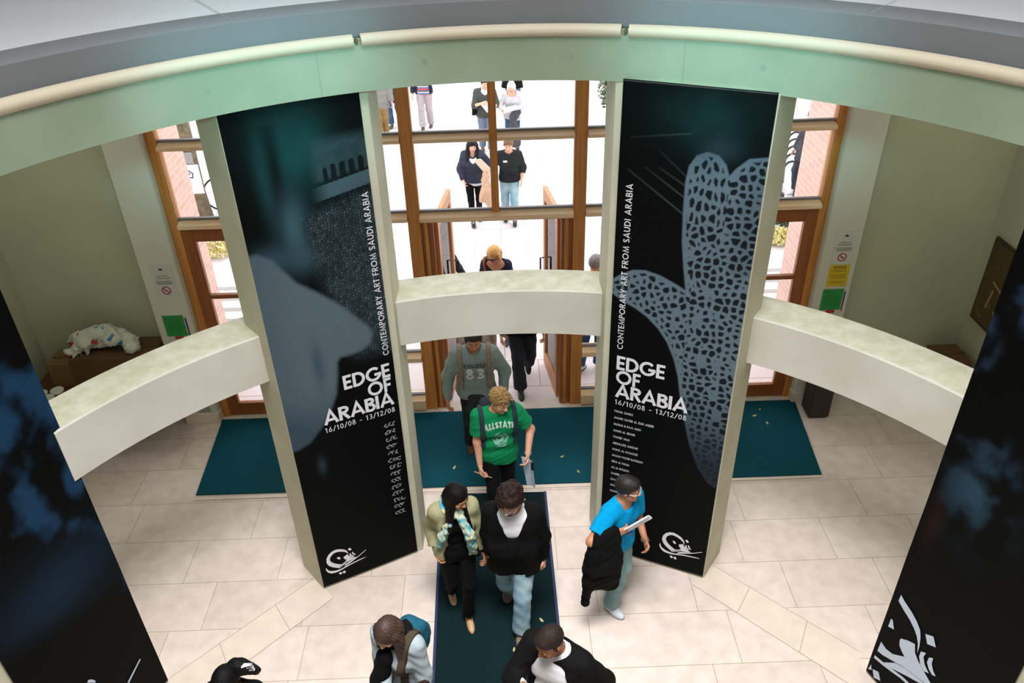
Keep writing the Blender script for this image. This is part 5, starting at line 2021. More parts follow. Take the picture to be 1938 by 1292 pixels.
BLACK = cloth('black_cloth', (15, 16, 16))
NAVY = cloth('navy_cloth', (34, 40, 58))
CHAR = cloth('charcoal_cloth', (54, 58, 58))
JEANS = mat('light_blue_jeans', (118, 160, 184), .85, rgb2=(176, 200, 206), scale=5, bump=.3, bscale=260, spec=.10)
JEANSD = mat('dark_blue_jeans', (44, 72, 108), .85, rgb2=(70, 100, 136), scale=6, bump=.3, bscale=260, spec=.10)
WHITEC = cloth('white_cotton', (228, 230, 236), .04)
M_PAGE = mat('white_paper', (232, 236, 244), .7)


def slabsheet(name, corners, m, label, cat, thick=.003, lines=None):
    """thin sheet from 4 corners (a, b, c, d around the edge)"""
    A = [np.array(c, float) for c in corners]
    n = unit(np.cross(A[1] - A[0], A[3] - A[0])) * thick
    b = MB()
    # a slightly bowed 4 x 4 grid, so that the paper has a real curl
    N = 5
    def pt(i, j, s_):
        u, v = i / N, j / N
        p = A[0] * (1 - u) * (1 - v) + A[1] * u * (1 - v) + A[2] * u * v + A[3] * (1 - u) * v
        return p + unit(n) * .012 * math.sin(PI * u) + n * s_
    idx = lambda i, j, s_: (s_ * (N + 1) + i) * (N + 1) + j
    vs = [pt(i, j, s_) for s_ in (0, 1) for i in range(N + 1) for j in range(N + 1)]
    fs = []
    for i in range(N):
        for j in range(N):
            fs.append((idx(i, j, 0), idx(i, j + 1, 0), idx(i + 1, j + 1, 0), idx(i + 1, j, 0)))
            fs.append((idx(i, j, 1), idx(i + 1, j, 1), idx(i + 1, j + 1, 1), idx(i, j + 1, 1)))
    for i in range(N):
        fs += [(idx(i, 0, 0), idx(i + 1, 0, 0), idx(i + 1, 0, 1), idx(i, 0, 1)), (idx(i, N, 0), idx(i, N, 1), idx(i + 1, N, 1), idx(i + 1, N, 0)),
               (idx(0, i, 0), idx(0, i, 1), idx(0, i + 1, 1), idx(0, i + 1, 0)), (idx(N, i, 0), idx(N, i + 1, 0), idx(N, i + 1, 1), idx(N, i, 1))]
    b.add(vs, fs)
    o = b.build(name, m, base=tuple(sum(A) / 4))
    return tag(o, label, cat)


def sdf_thing(name, S, m, base, label, cat, res=.008, amp=.005, seed=0, freq=1.0):
    rg = np.random.default_rng(seed)
    K = rg.normal(size=(5, 3)) * np.array([24, 24, 30]) * freq
    ph = rg.uniform(0, 6, 5)
    V, F = S.mesh(res, lambda P: sum(np.sin(P @ k_.astype(P.dtype) + p_) for k_, p_ in zip(K, ph)) * amp / 2.2)
    o = np_obj(name, V, F, m, base=tuple(base))
    return tag(o, label, cat)


def backpack(p, m, label, size=(.15, .085, .22), z=.30, off=.17, x=0):
    S = SDF()
    c = p.tp(x, off, z)
    S.bx(c, np.array(size) * p.k, p.T, .06, .02)
    S.bx(p.tp(x, off + .07, z - .06), np.array([size[0] * .75, .04, size[2] * .5]) * p.k, p.T, .03, .03)
    o = sdf_thing('backpack', S, m, c, label, 'bag', res=.009)
    return o


def straps(p, m, xs=.098, half=.024, lo=.12):
    for sg in (-1, 1):
        p.slab('bag_strap', m, (1, 0, 0), (sg * xs, 0, 0), half, zlo=lo, zhi=.7)


# --- white plastic bag of crumpled paper on the box
S = SDF()
rg = np.random.default_rng(4)
for i in range(16):
    f_ = i / 15
    c = (-4.90 + .66 * f_, 7.76 + rg.uniform(-.05, .08), 1.26 + .13 * math.sin(f_ * PI) + rg.uniform(-.02, .03))
    S.ell(c, (rg.uniform(.07, .12), rg.uniform(.07, .11), rg.uniform(.06, .10)), rotm('Z', rg.uniform(0, 3)), .02)
S.ell((-4.62, 7.80, 1.34), (.19, .12, .12), None, .03)
for i in range(8):
    c = (-4.95 + rg.uniform(0, .2), 7.66 + rg.uniform(-.05, .05), 1.22 + rg.uniform(0, .08))
    S.cap(c, (c[0] + rg.uniform(-.05, .05), c[1] - .04, c[2] - rg.uniform(.0, .08)), .03, .015, .012)
S.plane((0, 0, -1), (0, 0, 1.192))
bagm = bpy.data.materials.new('crumpled_plastic')
bagm.use_nodes = True
nt = bagm.node_tree
bs = nt.nodes['Principled BSDF']
bs.inputs['Roughness'].default_value = .3
tc = nt.nodes.new('ShaderNodeTexCoord')
vo = nt.nodes.new('ShaderNodeTexVoronoi')
vo.inputs['Scale'].default_value = 16
rp = nt.nodes.new('ShaderNodeValToRGB')
els = [(0, (206, 208, 196)), (.62, (200, 200, 186)), (.66, (190, 70, 60)), (.70, (206, 208, 196)), (.84, (206, 208, 196)), (.88, (60, 130, 170)), (.92, (210, 210, 196))]
while len(rp.color_ramp.elements) < len(els):
    rp.color_ramp.elements.new(.5)
rp.color_ramp.interpolation = 'CONSTANT'
for e, (p_, c_) in zip(rp.color_ramp.elements, els):
    e.position = p_
    e.color = (*lin(*c_), 1)
sx = nt.nodes.new('ShaderNodeSeparateColor')
nt.links.new(tc.outputs['Object'], vo.inputs['Vector'])
nt.links.new(vo.outputs['Color'], sx.inputs[0])
nt.links.new(sx.outputs[0], rp.inputs[0])
nt.links.new(rp.outputs[0], bs.inputs['Base Color'])
sdf_thing('plastic_bag', S, bagm, (-4.6, 7.75, 1.19), 'crumpled white plastic bag of rubbish with red and blue print, on the dark box', 'bag', res=.009, amp=.016, seed=2, freq=2.2)

# --- indoor figures
p = Person((-.10, 6.10), 10, 1.75, 'm', 'fair', lean=4, hands=[(-.285, 5.93, .76), (.19, 5.94, .985)], look=(30, 20), elbows=[(-.5, .8, 0), (.7, .7, -.2)], feet=[((-.08, -.22, 0), 0), ((.09, .2, .03), 0, 25)], build=1.02, label='person in a green printed T-shirt with dark backpack, papers in hand')
p.body((150, 120, 76), eye=(90, 100, 90), beard=None)
tee = p.top(cloth('green_cotton', (16, 132, 80), .08), f=.016, sleeve=.66, hem=-.10, fs=.026, cuff=.034, neck=.068, amp=.006)
p.trousers(BLACK, top=.05)
p.shoes(CHAR, M_DARK)
p.hair('tousled', (150, 122, 78), 3)
PALEG = mat('pale_green_print', (186, 216, 204), .7)
q, tw = text2d('ALLSTATE', .066, .26, .08)
qs = []
for cell in q:
    qs.append([((a - tw / 2) * .30 / tw, c + .03 * (1 - ((a - tw / 2) / (tw / 2)) ** 2) * 1.0) for a, c in cell])
p.project_text('shirt_lettering', qs, PALEG, .36, 0, target=tee)
em = []
rg = np.random.default_rng(8)
for i in range(34):
    a = rg.uniform(-2.6, 2.2)
    r0 = rg.uniform(.02, .10)
    c0 = np.array([math.cos(a) * r0 * .95, math.sin(a) * r0 * 1.0])
    l_ = rg.uniform(.02, .05)
    dv = np.array([-math.sin(a), math.cos(a)]) * l_
    nv = np.array([math.cos(a), math.sin(a)]) * rg.uniform(.005, .011)
    em.append([tuple(c0 - dv), tuple(c0 - dv * .2 + nv), tuple(c0 + dv), tuple(c0 + dv * .2 - nv)])
p.project_text('shirt_emblem', em, mat('faded_green_print', (128, 186, 164), .7), .25, 0, target=tee, d=.003)
straps(p, cloth('slate_strap', (48, 56, 66)), .162, .022, .16)
backpack(p, cloth('slate_backpack', (44, 50, 60)), 'dark backpack on the back of the person in the green T-shirt')
w_ = MB()
w_.tube([tuple(p.WR[1] + unit(p.WR[1] - p.EL[1]) * -.01 + (p.lft * math.cos(a) + p.fwd * math.sin(a)) * .031) for a in np.linspace(0, 2 * PI, 17)], .006, 6)
w_.build('bracelet', mat('grey_band', (120, 130, 140), .4), parent=p.o)
slabsheet('paper_sheets', [(.125, 5.90, .99), (.225, 5.84, .97), (.255, 5.84, .62), (.175, 5.92, .60)], mat('blue_white_paper', (200, 214, 236), .7), 'pale blue white papers hanging from the hand of the person in the green T-shirt', 'paper')
ph = MB().box((.215, 5.835, .86), (.245, 5.875, .97), b=.006).build('mobile_phone', M_DARK, base=(.23, 5.85, .86))
tag(ph, 'small black phone in the hand with the papers, beside the green T-shirt', 'phone')
MB().box((.219, 5.833, .885), (.241, 5.836, .955)).build('screen', mat('dark_screen', (30, 34, 40), .1), parent=ph)
hc = p.WR[0] + p.HD[0] * .10 + p.lft * .02
pen = MB().tube([tuple(hc - p.lft * .085 + np.array([0, 0, .05])), tuple(hc + p.lft * .085 + np.array([0, -.02, -.05]))], .005, 8).build('pencil', mat('tan_pencil', (190, 160, 120), .5), base=(-.27, 5.9, .6))
tag(pen, 'pencil in the lowered hand of the person in the green T-shirt', 'pencil')

p = Person((-.33, 7.12), 2, 1.80, 'm', 'tan', lean=7, hands=[(-.64, 6.98, .90), (-.03, 7.0, .93)], look=(2, 12), elbows=[(-.6, .7, 0), (.6, .7, 0)], feet=[((-.1, .12, .0), 0), ((.09, -.2, 0), 0)], build=1.05, label='person in a grey sweatshirt numbered 83, stepping in through the doors')
p.body((26, 22, 20))
sw = p.top(cloth('grey_green_sweatshirt', (140, 160, 158), .06), f=.026, sleeve=1.98, hem=-.06, fs=.024, cuff=.016, neck=.066, amp=.006)
p.trousers(cloth('dark_grey_trousers', (44, 48, 48)), fc=.036)
p.shoes(cloth('brown_shoe', (96, 66, 52)))
p.hair('short', None, 5)
q, tw = text2d('83', .155, .19, .14)
p.project_text('number_83', [[(a - tw / 2, c) for a, c in cell] for cell in q], WHITEC, .235, 0, target=sw)
q, tw = text2d('COLLEGE', .042, .24, .12)
p.project_text('college_lettering', [[((a - tw / 2) * .23 / tw, c) for a, c in cell] for cell in q], cloth('dark_print', (72, 84, 88)), .40, 0, target=sw)
straps(p, cloth('khaki_strap', (150, 134, 122)), .152, .024, .1)
backpack(p, cloth('khaki_backpack', (122, 112, 104)), 'khaki backpack on the back of the person in the grey sweatshirt', size=(.17, .1, .24))
S = SDF()
for a in np.linspace(0, 2 * PI, 15)[:-1]:
    b_ = a + 2 * PI / 14
    S.cap(p.tp(.165 * math.sin(a), -.135 * math.cos(a), .02 - .03 * math.cos(a)), p.tp(.165 * math.sin(b_), -.135 * math.cos(b_), .02 - .03 * math.cos(b_)), .034, .034, .02)
S.cap(p.tp(.02, -.15, -.01), p.tp(.05, -.17, -.22), .034, .05, .03)
S.cap(p.tp(-.03, -.15, -.01), p.tp(-.08, -.16, -.18), .034, .045, .03)
p.add('jacket_round_waist', S, CHAR, p.folds(.008, 4, 1.6))

p = Person((-.48, 4.90), 12, 1.66, 'f', 'tan', lean=3, hands=[(-.655, 4.84, .87), None], look=(38, 20), feet=[((-.07, .17, .035), 4, 30), ((.04, -.13, 0), 0)], elbows=[(-.25, .9, 0), None], label='person with long dark hair and turquoise scarf, olive jacket, walking on the green runner')
p.body((22, 18, 18))
p.top(BLACK, f=.006, sleeve=1.9, hem=-.10, neck=.075, name='black_top', fs=.004, amp=.002)
p.top(cloth('olive_jacket', (158, 156, 120), .1), f=.030, sleeve=1.72, hem=-.05, fs=.026, cuff=.034, openw=.10, neck=.085, name='jacket', amp=.007, seed=6)
p.trousers(BLACK, f=.006, fc=.016)
p.shoes(mat('tan_leather', (196, 160, 120), .5), None, .85)
p.hair('long', (20, 16, 16), 2, amp=.004)
scm = mat('turquoise_scarf', (60, 164, 186), .85, rgb2=(214, 206, 160), scale=16, bump=.3, bscale=120)
S = SDF()
for a in np.linspace(0, 2 * PI, 15)[:-1]:
    b_ = a + 2 * PI / 14
    f_ = lambda t_: p.nb + p.T @ np.array([.085 * math.sin(t_), -.01 - .085 * math.cos(t_), .035 - .045 * math.cos(t_)]) * p.k
    S.cap(f_(a), f_(b_), .03, .03, .02)
S.cap(p.tp(.045, -.12, .47), p.tp(.10, -.185, .33), .036, .044, .02)
S.cap(p.tp(.10, -.185, .33), p.tp(.125, -.165, .12), .044, .040, .02)
S.cap(p.tp(-.05, -.12, .46), p.tp(-.14, -.13, .30), .03, .034, .02)
S.cap(p.tp(-.14, -.13, .30), p.tp(-.165, -.10, .16), .034, .028, .02)
sc_o = p.add('scarf', S, scm, p.folds(.011, 7, 2.6))
fr_ = MB()
for i in range(9):
    a = p.tp(.09 + i * .009, -.17, .10)
    fr_.tube([tuple(a), tuple(a + np.array([0, -.005, -.06]))], .003, 5)
fr_.build('scarf_fringe', scm, parent=sc_o)
p.slab('bag_strap', BLACK, (1, 0, .15), (.13, 0, .3), .016, zlo=-.05, zhi=.7, f=.03)

p = Person((.02, 4.74), -6, 1.80, 'm', 'fair', lean=4, hands=[(-.19, 4.80, .86), (.28, 4.74, .82)], look=(-14, 20), feet=[((-.10, .30, .06), -4, 40), ((.055, -.13, 0), 4)], elbows=[(-.8, .5, 0), (.8, .5, 0)], build=.99, label='person in a black cardigan, white T-shirt, pale jeans and glasses on the runner')
p.body((38, 28, 24), beard='goatee')
p.top(WHITEC, f=.012, sleeve=.5, hem=.0, neck=.068, name='white_tshirt', fs=.006, amp=.003, belly=.02)
p.top(cloth('black_cardigan', (13, 14, 14), .1), f=.026, sleeve=1.98, hem=-.15, fs=.020, cuff=.018, neck=.085, v=.27, vw=.085, name='cardigan', amp=.006, belly=.03, seed=9, flare=.02)
p.trousers(JEANS, f=.016, fc=.042, amp=.006)
p.shoes(mat('taupe_suede', (128, 110, 94), .9, var=.1, scale=30), M_DARK, 1.1)
p.hair('curly', (40, 28, 24), 3)
p.glasses(mat('silver_frame', (150, 170, 180), .25, metal=.8))

p = Person((.93, 4.92), 42, 1.66, 'm', 'tan', lean=7, hands=[(.885, 4.70, 1.17), (1.15, 4.80, .97)], look=(30, 6), feet=[((-.07, -.03, 0), 0), ((.10, .22, .07), 0, 38)], elbows=[(-1, .3, -.2), (.6, .8, 0)], label='person in a bright blue T-shirt with a black coat over one arm', curl=(30, 40))
p.body((22, 18, 16))
p.top(cloth('bright_blue_cotton', (0, 150, 208), .08), f=.016, sleeve=.72, hem=-.08, fs=.026, cuff=.032, neck=.074, v=.05, vw=.05, amp=.006, seed=12)
p.trousers(mat('teal_washed_jeans', (104, 142, 146), .85, rgb2=(146, 178, 176), scale=5, bump=.3, bscale=260), f=.014, fc=.036)
p.shoes(mat('white_trainer', (226, 230, 238), .6), mat('grey_sole', (150, 152, 158), .6), 1.08)
p.hair('short', None, 8)
p.glasses(mat('pale_frame', (206, 210, 206), .3), .003)
w_ = MB()
for r0 in (.030, .033):
    w_.tube([tuple(p.WR[1] + (p.lft * math.cos(a) + p.fwd * math.sin(a)) * r0) for a in np.linspace(0, 2 * PI, 17)], .007, 6)
w_.build('wrist_watch', mat('steel_watch', (190, 190, 180), .25, metal=.9), parent=p.o)
S = SDF()
e0, w0 = p.EL[0], p.WR[0]
for f_, dx in ((.25, -.03), (.45, 0), (.65, .01), (.85, .02)):
    a = e0 + (w0 - e0) * f_ + np.array([0, -.01, .035])
    S.cap(a, a + np.array([dx - .01, -.035, -.30]), .055, .075, .04)
    S.cap(a + np.array([dx - .01, -.035, -.30]), a + np.array([dx, -.02, -.52 - .08 * f_]), .075, .06, .05)
a = e0 + (w0 - e0) * .2 + np.array([0, -.02, .0])
S.cap(a, a + np.array([-.06, -.03, -.42]), .05, .05, .03)
S.cap(a + np.array([-.06, -.03, -.42]), a + np.array([-.075, -.02, -.72]), .05, .036, .03)
sdf_thing('coat', S, cloth('black_coat', (14, 15, 15)), a, 'black coat hanging over the forearm of the person in the blue T-shirt', 'coat', res=.008, amp=.007, seed=6, freq=1.0)
hd = p.WR[0] + p.HD[0] * .09
up_ = unit(np.array([.55, -.15, .62]))
sd = unit(np.array([-.55, -.3, .5]))
c = hd + np.array([0.02, -.02, .02])
slabsheet('paper_sheets', [c - sd * .035 - up_ * .05, c + sd * .035 - up_ * .05, c + sd * .035 + up_ * .23, c - sd * .035 + up_ * .23], M_PAGE, 'rolled white papers in the hand of the person in the blue T-shirt', 'paper', thick=.012)
b_ = MB().tube([tuple(c - up_ * .07 - sd * .05), tuple(c - up_ * .02 - sd * .055)], [.02, .018], 10).build('mobile_phone', mat('blue_red_phone', (40, 84, 130), .4), base=tuple(c))
tag(b_, 'small blue phone gripped with the white papers by the person in blue', 'phone')

p = Person((.30, 3.44), -32, 1.75, 'm', 'brown', lean=5, hands=[(.085, 3.20, 1.28), (.60, 3.30, .9)], look=(-22, 24), elbows=[(-.8, .6, -.3), None], build=1.12, label='person in a black jacket and white collared shirt, looking down beside the runner', curl=(40, 55))
p.body((30, 26, 24))
p.top(WHITEC, f=.012, sleeve=1.6, hem=-.1, neck=.060, name='white_shirt', fs=.004, collar=True, amp=.0018)
p.top(cloth('black_jacket', (15, 15, 15), .08), f=.030, sleeve=1.95, hem=-.22, fs=.024, cuff=.022, openw=.10, neck=.092, name='jacket', amp=.006, seed=15, flare=.01)
p.trousers(BLACK)
p.shoes(M_DARK)
p.hair('crop', (40, 32, 28), 4, amp=.0015)
c = p.WR[0] + p.HD[0] * .1
o = MB().box(tuple(c + [-.022, -.012, -.06]), tuple(c + [.022, .012, .05]), b=.006).build('mobile_phone', M_DARK, base=tuple(c))
tag(o, 'black phone in the hand of the person in the black jacket', 'phone')

p = Person((-.83, 3.66), -26, 1.66, 'f', 'fair', lean=6, look=(-6, 34), label='person with long brown hair in a grey hooded top, head bowed, at the bottom centre', hands=[(-.93, 3.35, .92), None])
p.body((58, 40, 30))
p.top(cloth('grey_hooded_top', (158, 172, 178), .06), f=.026, sleeve=1.95, hem=-.12, fs=.024, neck=.078, name='hooded_top', amp=.007, seed=18)
p.trousers(JEANSD)
p.shoes(CHAR)
p.hair('long', (58, 40, 30), 6, amp=.004)
S = SDF()
for a in np.linspace(-2.4, 2.4, 12):
    f_ = lambda t_: p.nb + p.T @ np.array([.09 * math.sin(t_), .01 - .085 * math.cos(t_), .02 - .03 * math.cos(t_)]) * p.k
    S.cap(f_(a), f_(a + .4), .030, .030, .02)
S.cap(p.tp(-.03, -.13, .44), p.tp(-.07, -.20, .2), .06, .07, .03)
S.cap(p.tp(-.07, -.20, .2), p.tp(-.07, -.19, -.12), .07, .06, .03)
p.add('black_scarf', S, BLACK, p.folds(.006, 7, 1.6))
p.slab('bag_strap', cloth('brown_strap', (70, 60, 48)), (1, 0, -.1), (.10, 0, .3), .026, zlo=.1, zhi=.7)
backpack(p, cloth('teal_rucksack', (30, 84, 104)), 'teal and black rucksack of the person in the grey hooded top', size=(.11, .07, .16), z=.36, off=.16, x=.05)

p = Person((-1.91, 3.31), -4, 1.63, 'f', 'tan', look=(-6, 16), label='person with black hair tied in a ribbon, just in view at the bottom left')
p.body((16, 14, 14))
p.top(BLACK, f=.02, neck=.07, amp=.004)
p.trousers(BLACK)
p.shoes(M_DARK)
p.hair('tied', (14, 13, 14), 2, amp=.002)
S = SDF()
a = p.hp(.045, .105, .03)
S.ell(p.hp(.05, .12, .02), np.array([.07, .06, .06]), p.HR, .02)
S.cap(p.hp(.10, .13, .01), p.hp(.14, .16, -.14), .05, .03, .03)
p.add('ponytail', S, mat('hair_14_13_14', (14, 13, 14), .5), p.folds(.004, 3, 3))
rb = MB()
for k in range(3):
    aa = p.hp(.085, .10, .055 - k * .014)
    rb.tube([tuple(aa), tuple(aa + np.array([.04, .01, .02 - k * .012])), tuple(aa + np.array([.09, .02, .012 - k * .02]))], [.008, .016, .010], 8, flat=.4)
rb.build('ribbon', mat('black_white_ribbon', (230, 232, 234), .6, rgb2=(26, 28, 34), scale=24), parent=p.o)

p = Person((-.60, 3.12), 6, 1.62, 'f', 'tan', look=(0, 20), label='person of whom only dark brown hair shows, at the bottom edge')
p.body((44, 28, 22))
p.top(CHAR, f=.02, neck=.07)
p.trousers(BLACK)
p.shoes(M_DARK)
p.hair('curly', (46, 30, 24), 9)

# --- at the doors and outside
p = Person((-.07, 9.32), -12, 1.66, 'f', 'fair', lean=5, look=(-16, 26), res=.008, label='person with blonde bobbed hair, sunglasses and a navy top, coming to the doors', feet=[((-.08, -.16, 0), 0), ((.09, .16, .03), 0, 20)])
p.body((206, 160, 100))
p.top(cloth('navy_knit', (38, 42, 62)), f=.02, sleeve=1.95, hem=-.1, neck=.085, v=.12, vw=.09, name='navy_top')
p.trousers(cloth('taupe_trousers', (122, 108, 94)), f=.02, fc=.04)
p.shoes(mat('blue_trainer', (60, 70, 100), .6))
p.hair('bob', (208, 164, 104), 3, amp=.004)
p.glasses(mat('black_frame', (24, 22, 24), .3), .006)
p.slab('bag_strap', cloth('brown_leather', (128, 84, 56)), (1, 0, .2), (-.11, 0, .3), .018, zlo=.0, zhi=.7)

p = Person((.22, 8.42), 4, 1.74, 'm', 'fair', lean=4, look=(0, 40), res=.008, label='person in a grey knitted hat and dark trousers just outside the open doors', feet=[((-.05, -.22, 0), 0), ((.10, .26, .10), 0, 45)])
p.body((40, 32, 28))
p.top(BLACK, f=.03, sleeve=1.95, hem=-.1, fs=.024)
p.trousers(cloth('dark_slate_trousers', (40, 42, 48)), f=.02, fc=.05, amp=.007)
p.shoes(M_DARK)
p.hair('beanie', (84, 84, 96), 1, amp=.002)

p = Person((-.80, 9.52), 24, 1.64, 'f', 'pale', look=(26, 22), res=.008, hands=[(-.78, 9.25, 1.12), (-.58, 9.28, 1.1)], label='person behind the left door leaf reading a white sheet, dark top')
p.body((150, 130, 116))
p.top(cloth('dark_teal_top', (44, 52, 58)), f=.016, sleeve=1.0, hem=-.1, neck=.08)
p.trousers(JEANSD)
p.shoes(CHAR)
p.hair('short', (150, 132, 120), 2)
slabsheet('paper_sheets', [(-.82, 9.22, 1.26), (-.56, 9.20, 1.26), (-.56, 9.16, 1.02), (-.82, 9.18, 1.02)], M_PAGE, 'white sheet held by the person behind the left door leaf', 'paper')

p = Person((1.12, 8.72), 150, 1.70, 'm', 'fair', look=(0, 18), res=.008, label='person with grey hair and blue jeans outside the right sidelight', feet=[((-.1, -.08, 0), 10), ((.11, .1, 0), -10)])
p.body((130, 126, 124))
p.top(CHAR, f=.026, sleeve=1.95, hem=-.12)
p.trousers(JEANSD, f=.018, fc=.045)
p.shoes(mat('pale_trainer', (206, 206, 214), .6), M_DARK)
p.hair('short', (136, 132, 132), 4)

RF = .0115
p = Person((-.45, 13.5), 4, 1.62, 'f', 'pale', look=(6, 14), res=RF, hands=[(-.62, 13.32, .86), (-.20, 13.28, 1.02)], feet=[((-.05, -.14, 0), 0), ((.08, .12, .02), 0, 15)], label='person with long dark hair, navy jacket and black leggings carrying a folder, beyond the doors')
p.body((36, 30, 32))
p.top(WHITEC, f=.012, sleeve=.4, hem=-.12, neck=.085, v=.1, vw=.07, name='white_vest', fs=.004)
p.top(cloth('slate_vest', (56, 60, 78)), f=.020, sleeve=0, hem=-.06, neck=.095, v=.16, vw=.08, name='grey_top')
p.top(cloth('navy_jacket', (56, 60, 78)), f=.032, sleeve=1.9, hem=-.02, fs=.026, openw=.10, neck=.085, name='jacket', amp=.008)
p.trousers(BLACK, f=.006, fc=.014)
p.shoes(M_DARK)
p.hair('long', (34, 30, 34), 2, amp=.004)
slabsheet('folder', [(-.42, 13.24, 1.26), (-.30, 13.20, 1.30), (-.10, 13.20, 1.08), (-.22, 13.24, 1.00)], mat('cream_folder', (222, 208, 184), .6), 'cream folder held by the person with long dark hair beyond the doors', 'folder', thick=.015)
S = SDF()
S.cap((-.22, 13.24, 1.0), (-.22, 13.22, .70), .06, .08, .04)
S.cap((-.22, 13.22, .70), (-.17, 13.22, .42), .08, .06, .04)
S.cap((-.27, 13.24, .9), (-.30, 13.22, .55), .05, .05, .04)
sdf_thing('coat', S, cloth('tan_coat', (206, 172, 144)), (-.22, 13.22, .4), 'tan coat hanging from the arm of the person with long dark hair beyond the doors', 'coat', res=.012, amp=.012, seed=2)

p = Person((.19, 13.45), -2, 1.62, 'm', 'pale', look=(-4, 12), res=RF, hands=[(-.08, 13.28, .90), (.40, 13.36, .82)], feet=[((-.09, .1, 0), 0), ((.08, -.1, 0), 0)], label='person in a black jumper and pale jeans with a white badge, beyond the doors')
p.body((120, 90, 62))
jm_ = p.top(cloth('black_jumper', (38, 42, 44)), f=.022, sleeve=1.4, hem=-.04, fs=.022, neck=.075)
p.trousers(JEANS, f=.02, fc=.045)
p.shoes(M_DARK)
p.hair('tousled', (128, 98, 66), 5)
p.project_text('badge', [[(-.10, .02), (-.10, .055), (-.03, .055), (-.03, .02)]], WHITEC, .33, 0, target=jm_, d=.006)
slabsheet('paper_sheets', [(-.17, 13.24, 1.10), (-.05, 13.22, 1.12), (-.03, 13.20, .80), (-.16, 13.22, .78)], M_PAGE, 'white papers at the hip of the person in the black jumper beyond the doors', 'paper')

p = Person((-.24, 17.15), 6, 1.68, 'm', 'pale', look=(10, 14), res=RF, hands=[(-.30, 16.86, 1.16), (-.08, 16.84, 1.04)], feet=[((-.08, .12, .02), 0, 15), ((.09, -.12, 0), 0)], label='person in a dark grey jumper reading papers, beyond the upper left pane')
p.body((60, 44, 36))
p.top(WHITEC, f=.012, sleeve=.4, neck=.06, collar=True, name='shirt', hem=-.02)
p.top(cloth('dark_grey_jumper', (74, 78, 76)), f=.022, sleeve=1.2, hem=-.08, neck=.07, v=.08, vw=.06, name='jumper')
p.trousers(cloth('grey_blue_jeans', (108, 120, 140)), f=.02, fc=.04)
p.shoes(cloth('brown_shoes', (110, 84, 70)))
p.hair('short', (54, 42, 36), 2)
slabsheet('paper_sheets', [(-.32, 16.82, 1.14), (-.14, 16.78, 1.20), (-.02, 16.76, 1.04), (-.20, 16.80, .98)], M_PAGE, 'white papers read by the person in the dark grey jumper', 'paper')
S = SDF()
S.bx((-.48, 17.15, .98), (.05, .12, .14), None, .04, .02)
sdf_thing('shoulder_bag', S, BLACK, (-.48, 17.15, .84), 'black shoulder bag at the side of the person in the dark grey jumper', 'bag', res=.012)

p = Person((.34, 17.1), -6, 1.60, 'f', 'pale', look=(-4, 16), res=RF, hands=[(.16, 16.84, .98), (.38, 16.84, 1.0)], label='person with white hair and pale grey top holding papers and a dark coat')
p.body((232, 228, 220))
p.top(cloth('pale_grey_knit', (192, 192, 196), .05), f=.022, sleeve=1.9, hem=-.12, neck=.085, v=.06, vw=.07)
p.trousers(JEANSD)
p.shoes(CHAR)
p.hair('bob', (236, 232, 224), 2, amp=.003)
slabsheet('paper_sheets', [(.14, 16.78, 1.08), (.42, 16.76, 1.14), (.44, 16.70, 1.06), (.16, 16.72, .98)], M_PAGE, 'white papers held by the person with white hair', 'paper')
S = SDF()
S.cap((.36, 16.80, .98), (.34, 16.78, .6), .06, .11, .04)
S.cap((.34, 16.78, .6), (.36, 16.8, .34), .11, .14, .04)
S.cap((.46, 16.82, .95), (.42, 16.8, .9), .06, .06, .03)
sdf_thing('coat', S, cloth('grey_black_coat', (74, 74, 78)), (.35, 16.8, .3), 'dark grey coat over the arm of the person with white hair', 'coat', res=.012, amp=.014, seed=3)

strp = bpy.data.materials.new('red_blue_stripes')
strp.use_nodes = True
nt = strp.node_tree
tc = nt.nodes.new('ShaderNodeTexCoord')
sz = nt.nodes.new('ShaderNodeSeparateXYZ')
ml = nt.nodes.new('ShaderNodeMath')
ml.operation = 'MULTIPLY'
ml.inputs[1].default_value = 7.5
fc = nt.nodes.new('ShaderNodeMath')
fc.operation = 'FRACT'
rp = nt.nodes.new('ShaderNodeValToRGB')
rp.color_ramp.interpolation = 'CONSTANT'
while len(rp.color_ramp.elements) < 4:
    rp.color_ramp.elements.new(.5)
for e, (p_, c_) in zip(rp.color_ramp.elements, [(0, (196, 74, 74)), (.3, (84, 120, 170)), (.55, (214, 206, 206)), (.75, (70, 84, 110))]):
    e.position = p_
    e.color = (*lin(*c_), 1)
for a_, b_ in ((tc.outputs['Object'], sz.inputs[0]), (sz.outputs[2], ml.inputs[0]), (ml.outputs[0], fc.inputs[0]), (fc.outputs[0], rp.inputs[0]), (rp.outputs[0], nt.nodes['Principled BSDF'].inputs['Base Color'])):
    nt.links.new(a_, b_)
p = Person((-1.68, 18.9), -4, 1.72, 'm', 'pale', res=RF, feet=[((-.07, -.14, 0), 0), ((.09, .14, 0), 0)], hands=[None, (-1.5, 18.6, 1.2)], label='person in a red and blue striped jumper and pale trousers outside')
p.body((70, 50, 40))
p.top(strp, f=.018, sleeve=.3, hem=-.06)
p.top(cloth('dark_navy_jacket', (44, 48, 62)), f=.03, sleeve=1.9, hem=-.06, fs=.024, openw=.12, neck=.085, name='jacket')
p.trousers(cloth('pale_mauve_trousers', (176, 166, 170)), f=.02, fc=.045, amp=.007)
p.shoes(cloth('brown_shoes', (110, 84, 70)))
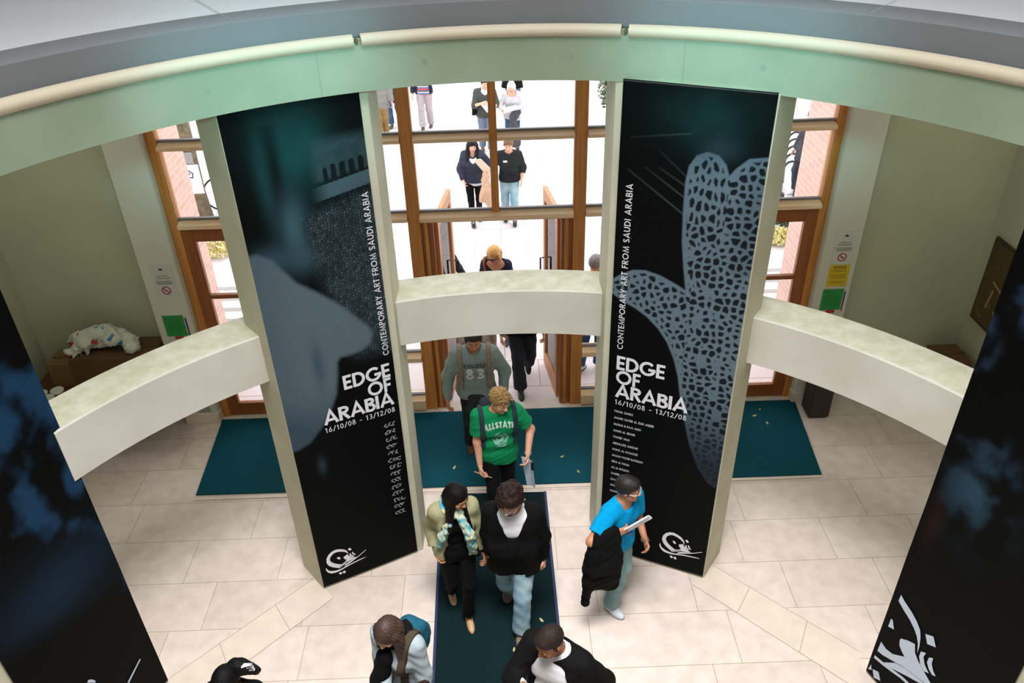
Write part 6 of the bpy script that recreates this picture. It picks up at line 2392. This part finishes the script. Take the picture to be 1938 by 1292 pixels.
p.hair('short', (60, 46, 38), 2)

p = Person((-2.64, 18.3), 10, 1.72, 'm', 'fair', res=RF, label='person in a grey cardigan and brown trousers, at the top of the left sidelight', feet=[((-.06, -.05, 0), 0), ((.07, .06, 0), 0)])
p.body((90, 80, 72))
p.top(cloth('grey_cardigan', (134, 134, 128)), f=.035, sleeve=1.9, hem=-.2, fs=.026)
p.trousers(cloth('brown_corduroy', (138, 112, 70)), f=.02, fc=.035)
p.shoes(cloth('pale_shoes', (190, 180, 176)))
p.hair('short', (96, 84, 74), 2)

p = Person((-2.42, 19.1), -20, 1.72, 'm', 'fair', res=RF, label='person in dark teal coat and blue jeans beside the one in brown trousers', feet=[((-.08, -.1, 0), 0), ((.08, .12, 0), 0)])
p.body((50, 42, 38))
p.top(cloth('dark_teal_coat', (52, 66, 70)), f=.035, sleeve=1.9, hem=-.3, fs=.026)
p.trousers(JEANSD, f=.016, fc=.035)
p.shoes(cloth('grey_green_shoes', (84, 92, 88)))
p.hair('short', (50, 40, 36), 2)

p = Person((.44, 20.9), 170, 1.72, 'm', 'fair', res=RF, label='person in black coat and grey jeans behind the white haired one, at the top edge', feet=[((-.12, -.12, 0), 0), ((.12, .12, 0), 0)])
p.body((50, 42, 38))
p.top(cloth('black_cloth', (24, 26, 26)), f=.035, sleeve=1.9, hem=-.55, flare=.04)
p.trousers(cloth('grey_blue_jeans', (108, 120, 140)), f=.018, fc=.04)
p.shoes(M_DARK)
p.hair('short', (50, 40, 36), 2)

p = Person((5.74, 14.28), -70, 1.66, 'f', 'pale', lean=-3, look=(0, 14), res=RF, label='person in a dark coat waiting by the brick wall outside the right window', feet=[((-.07, -.06, 0), 0), ((.07, .04, 0), 0)])
p.body((36, 30, 30))
p.top(cloth('dark_grey_coat', (70, 70, 76)), f=.035, sleeve=1.9, hem=-.22, fs=.026)
p.trousers(cloth('slate_leggings', (64, 72, 86)), f=.006, fc=.014)
p.shoes(mat('white_trainer', (226, 230, 238), .6))
p.hair('tied', (34, 28, 28), 2)
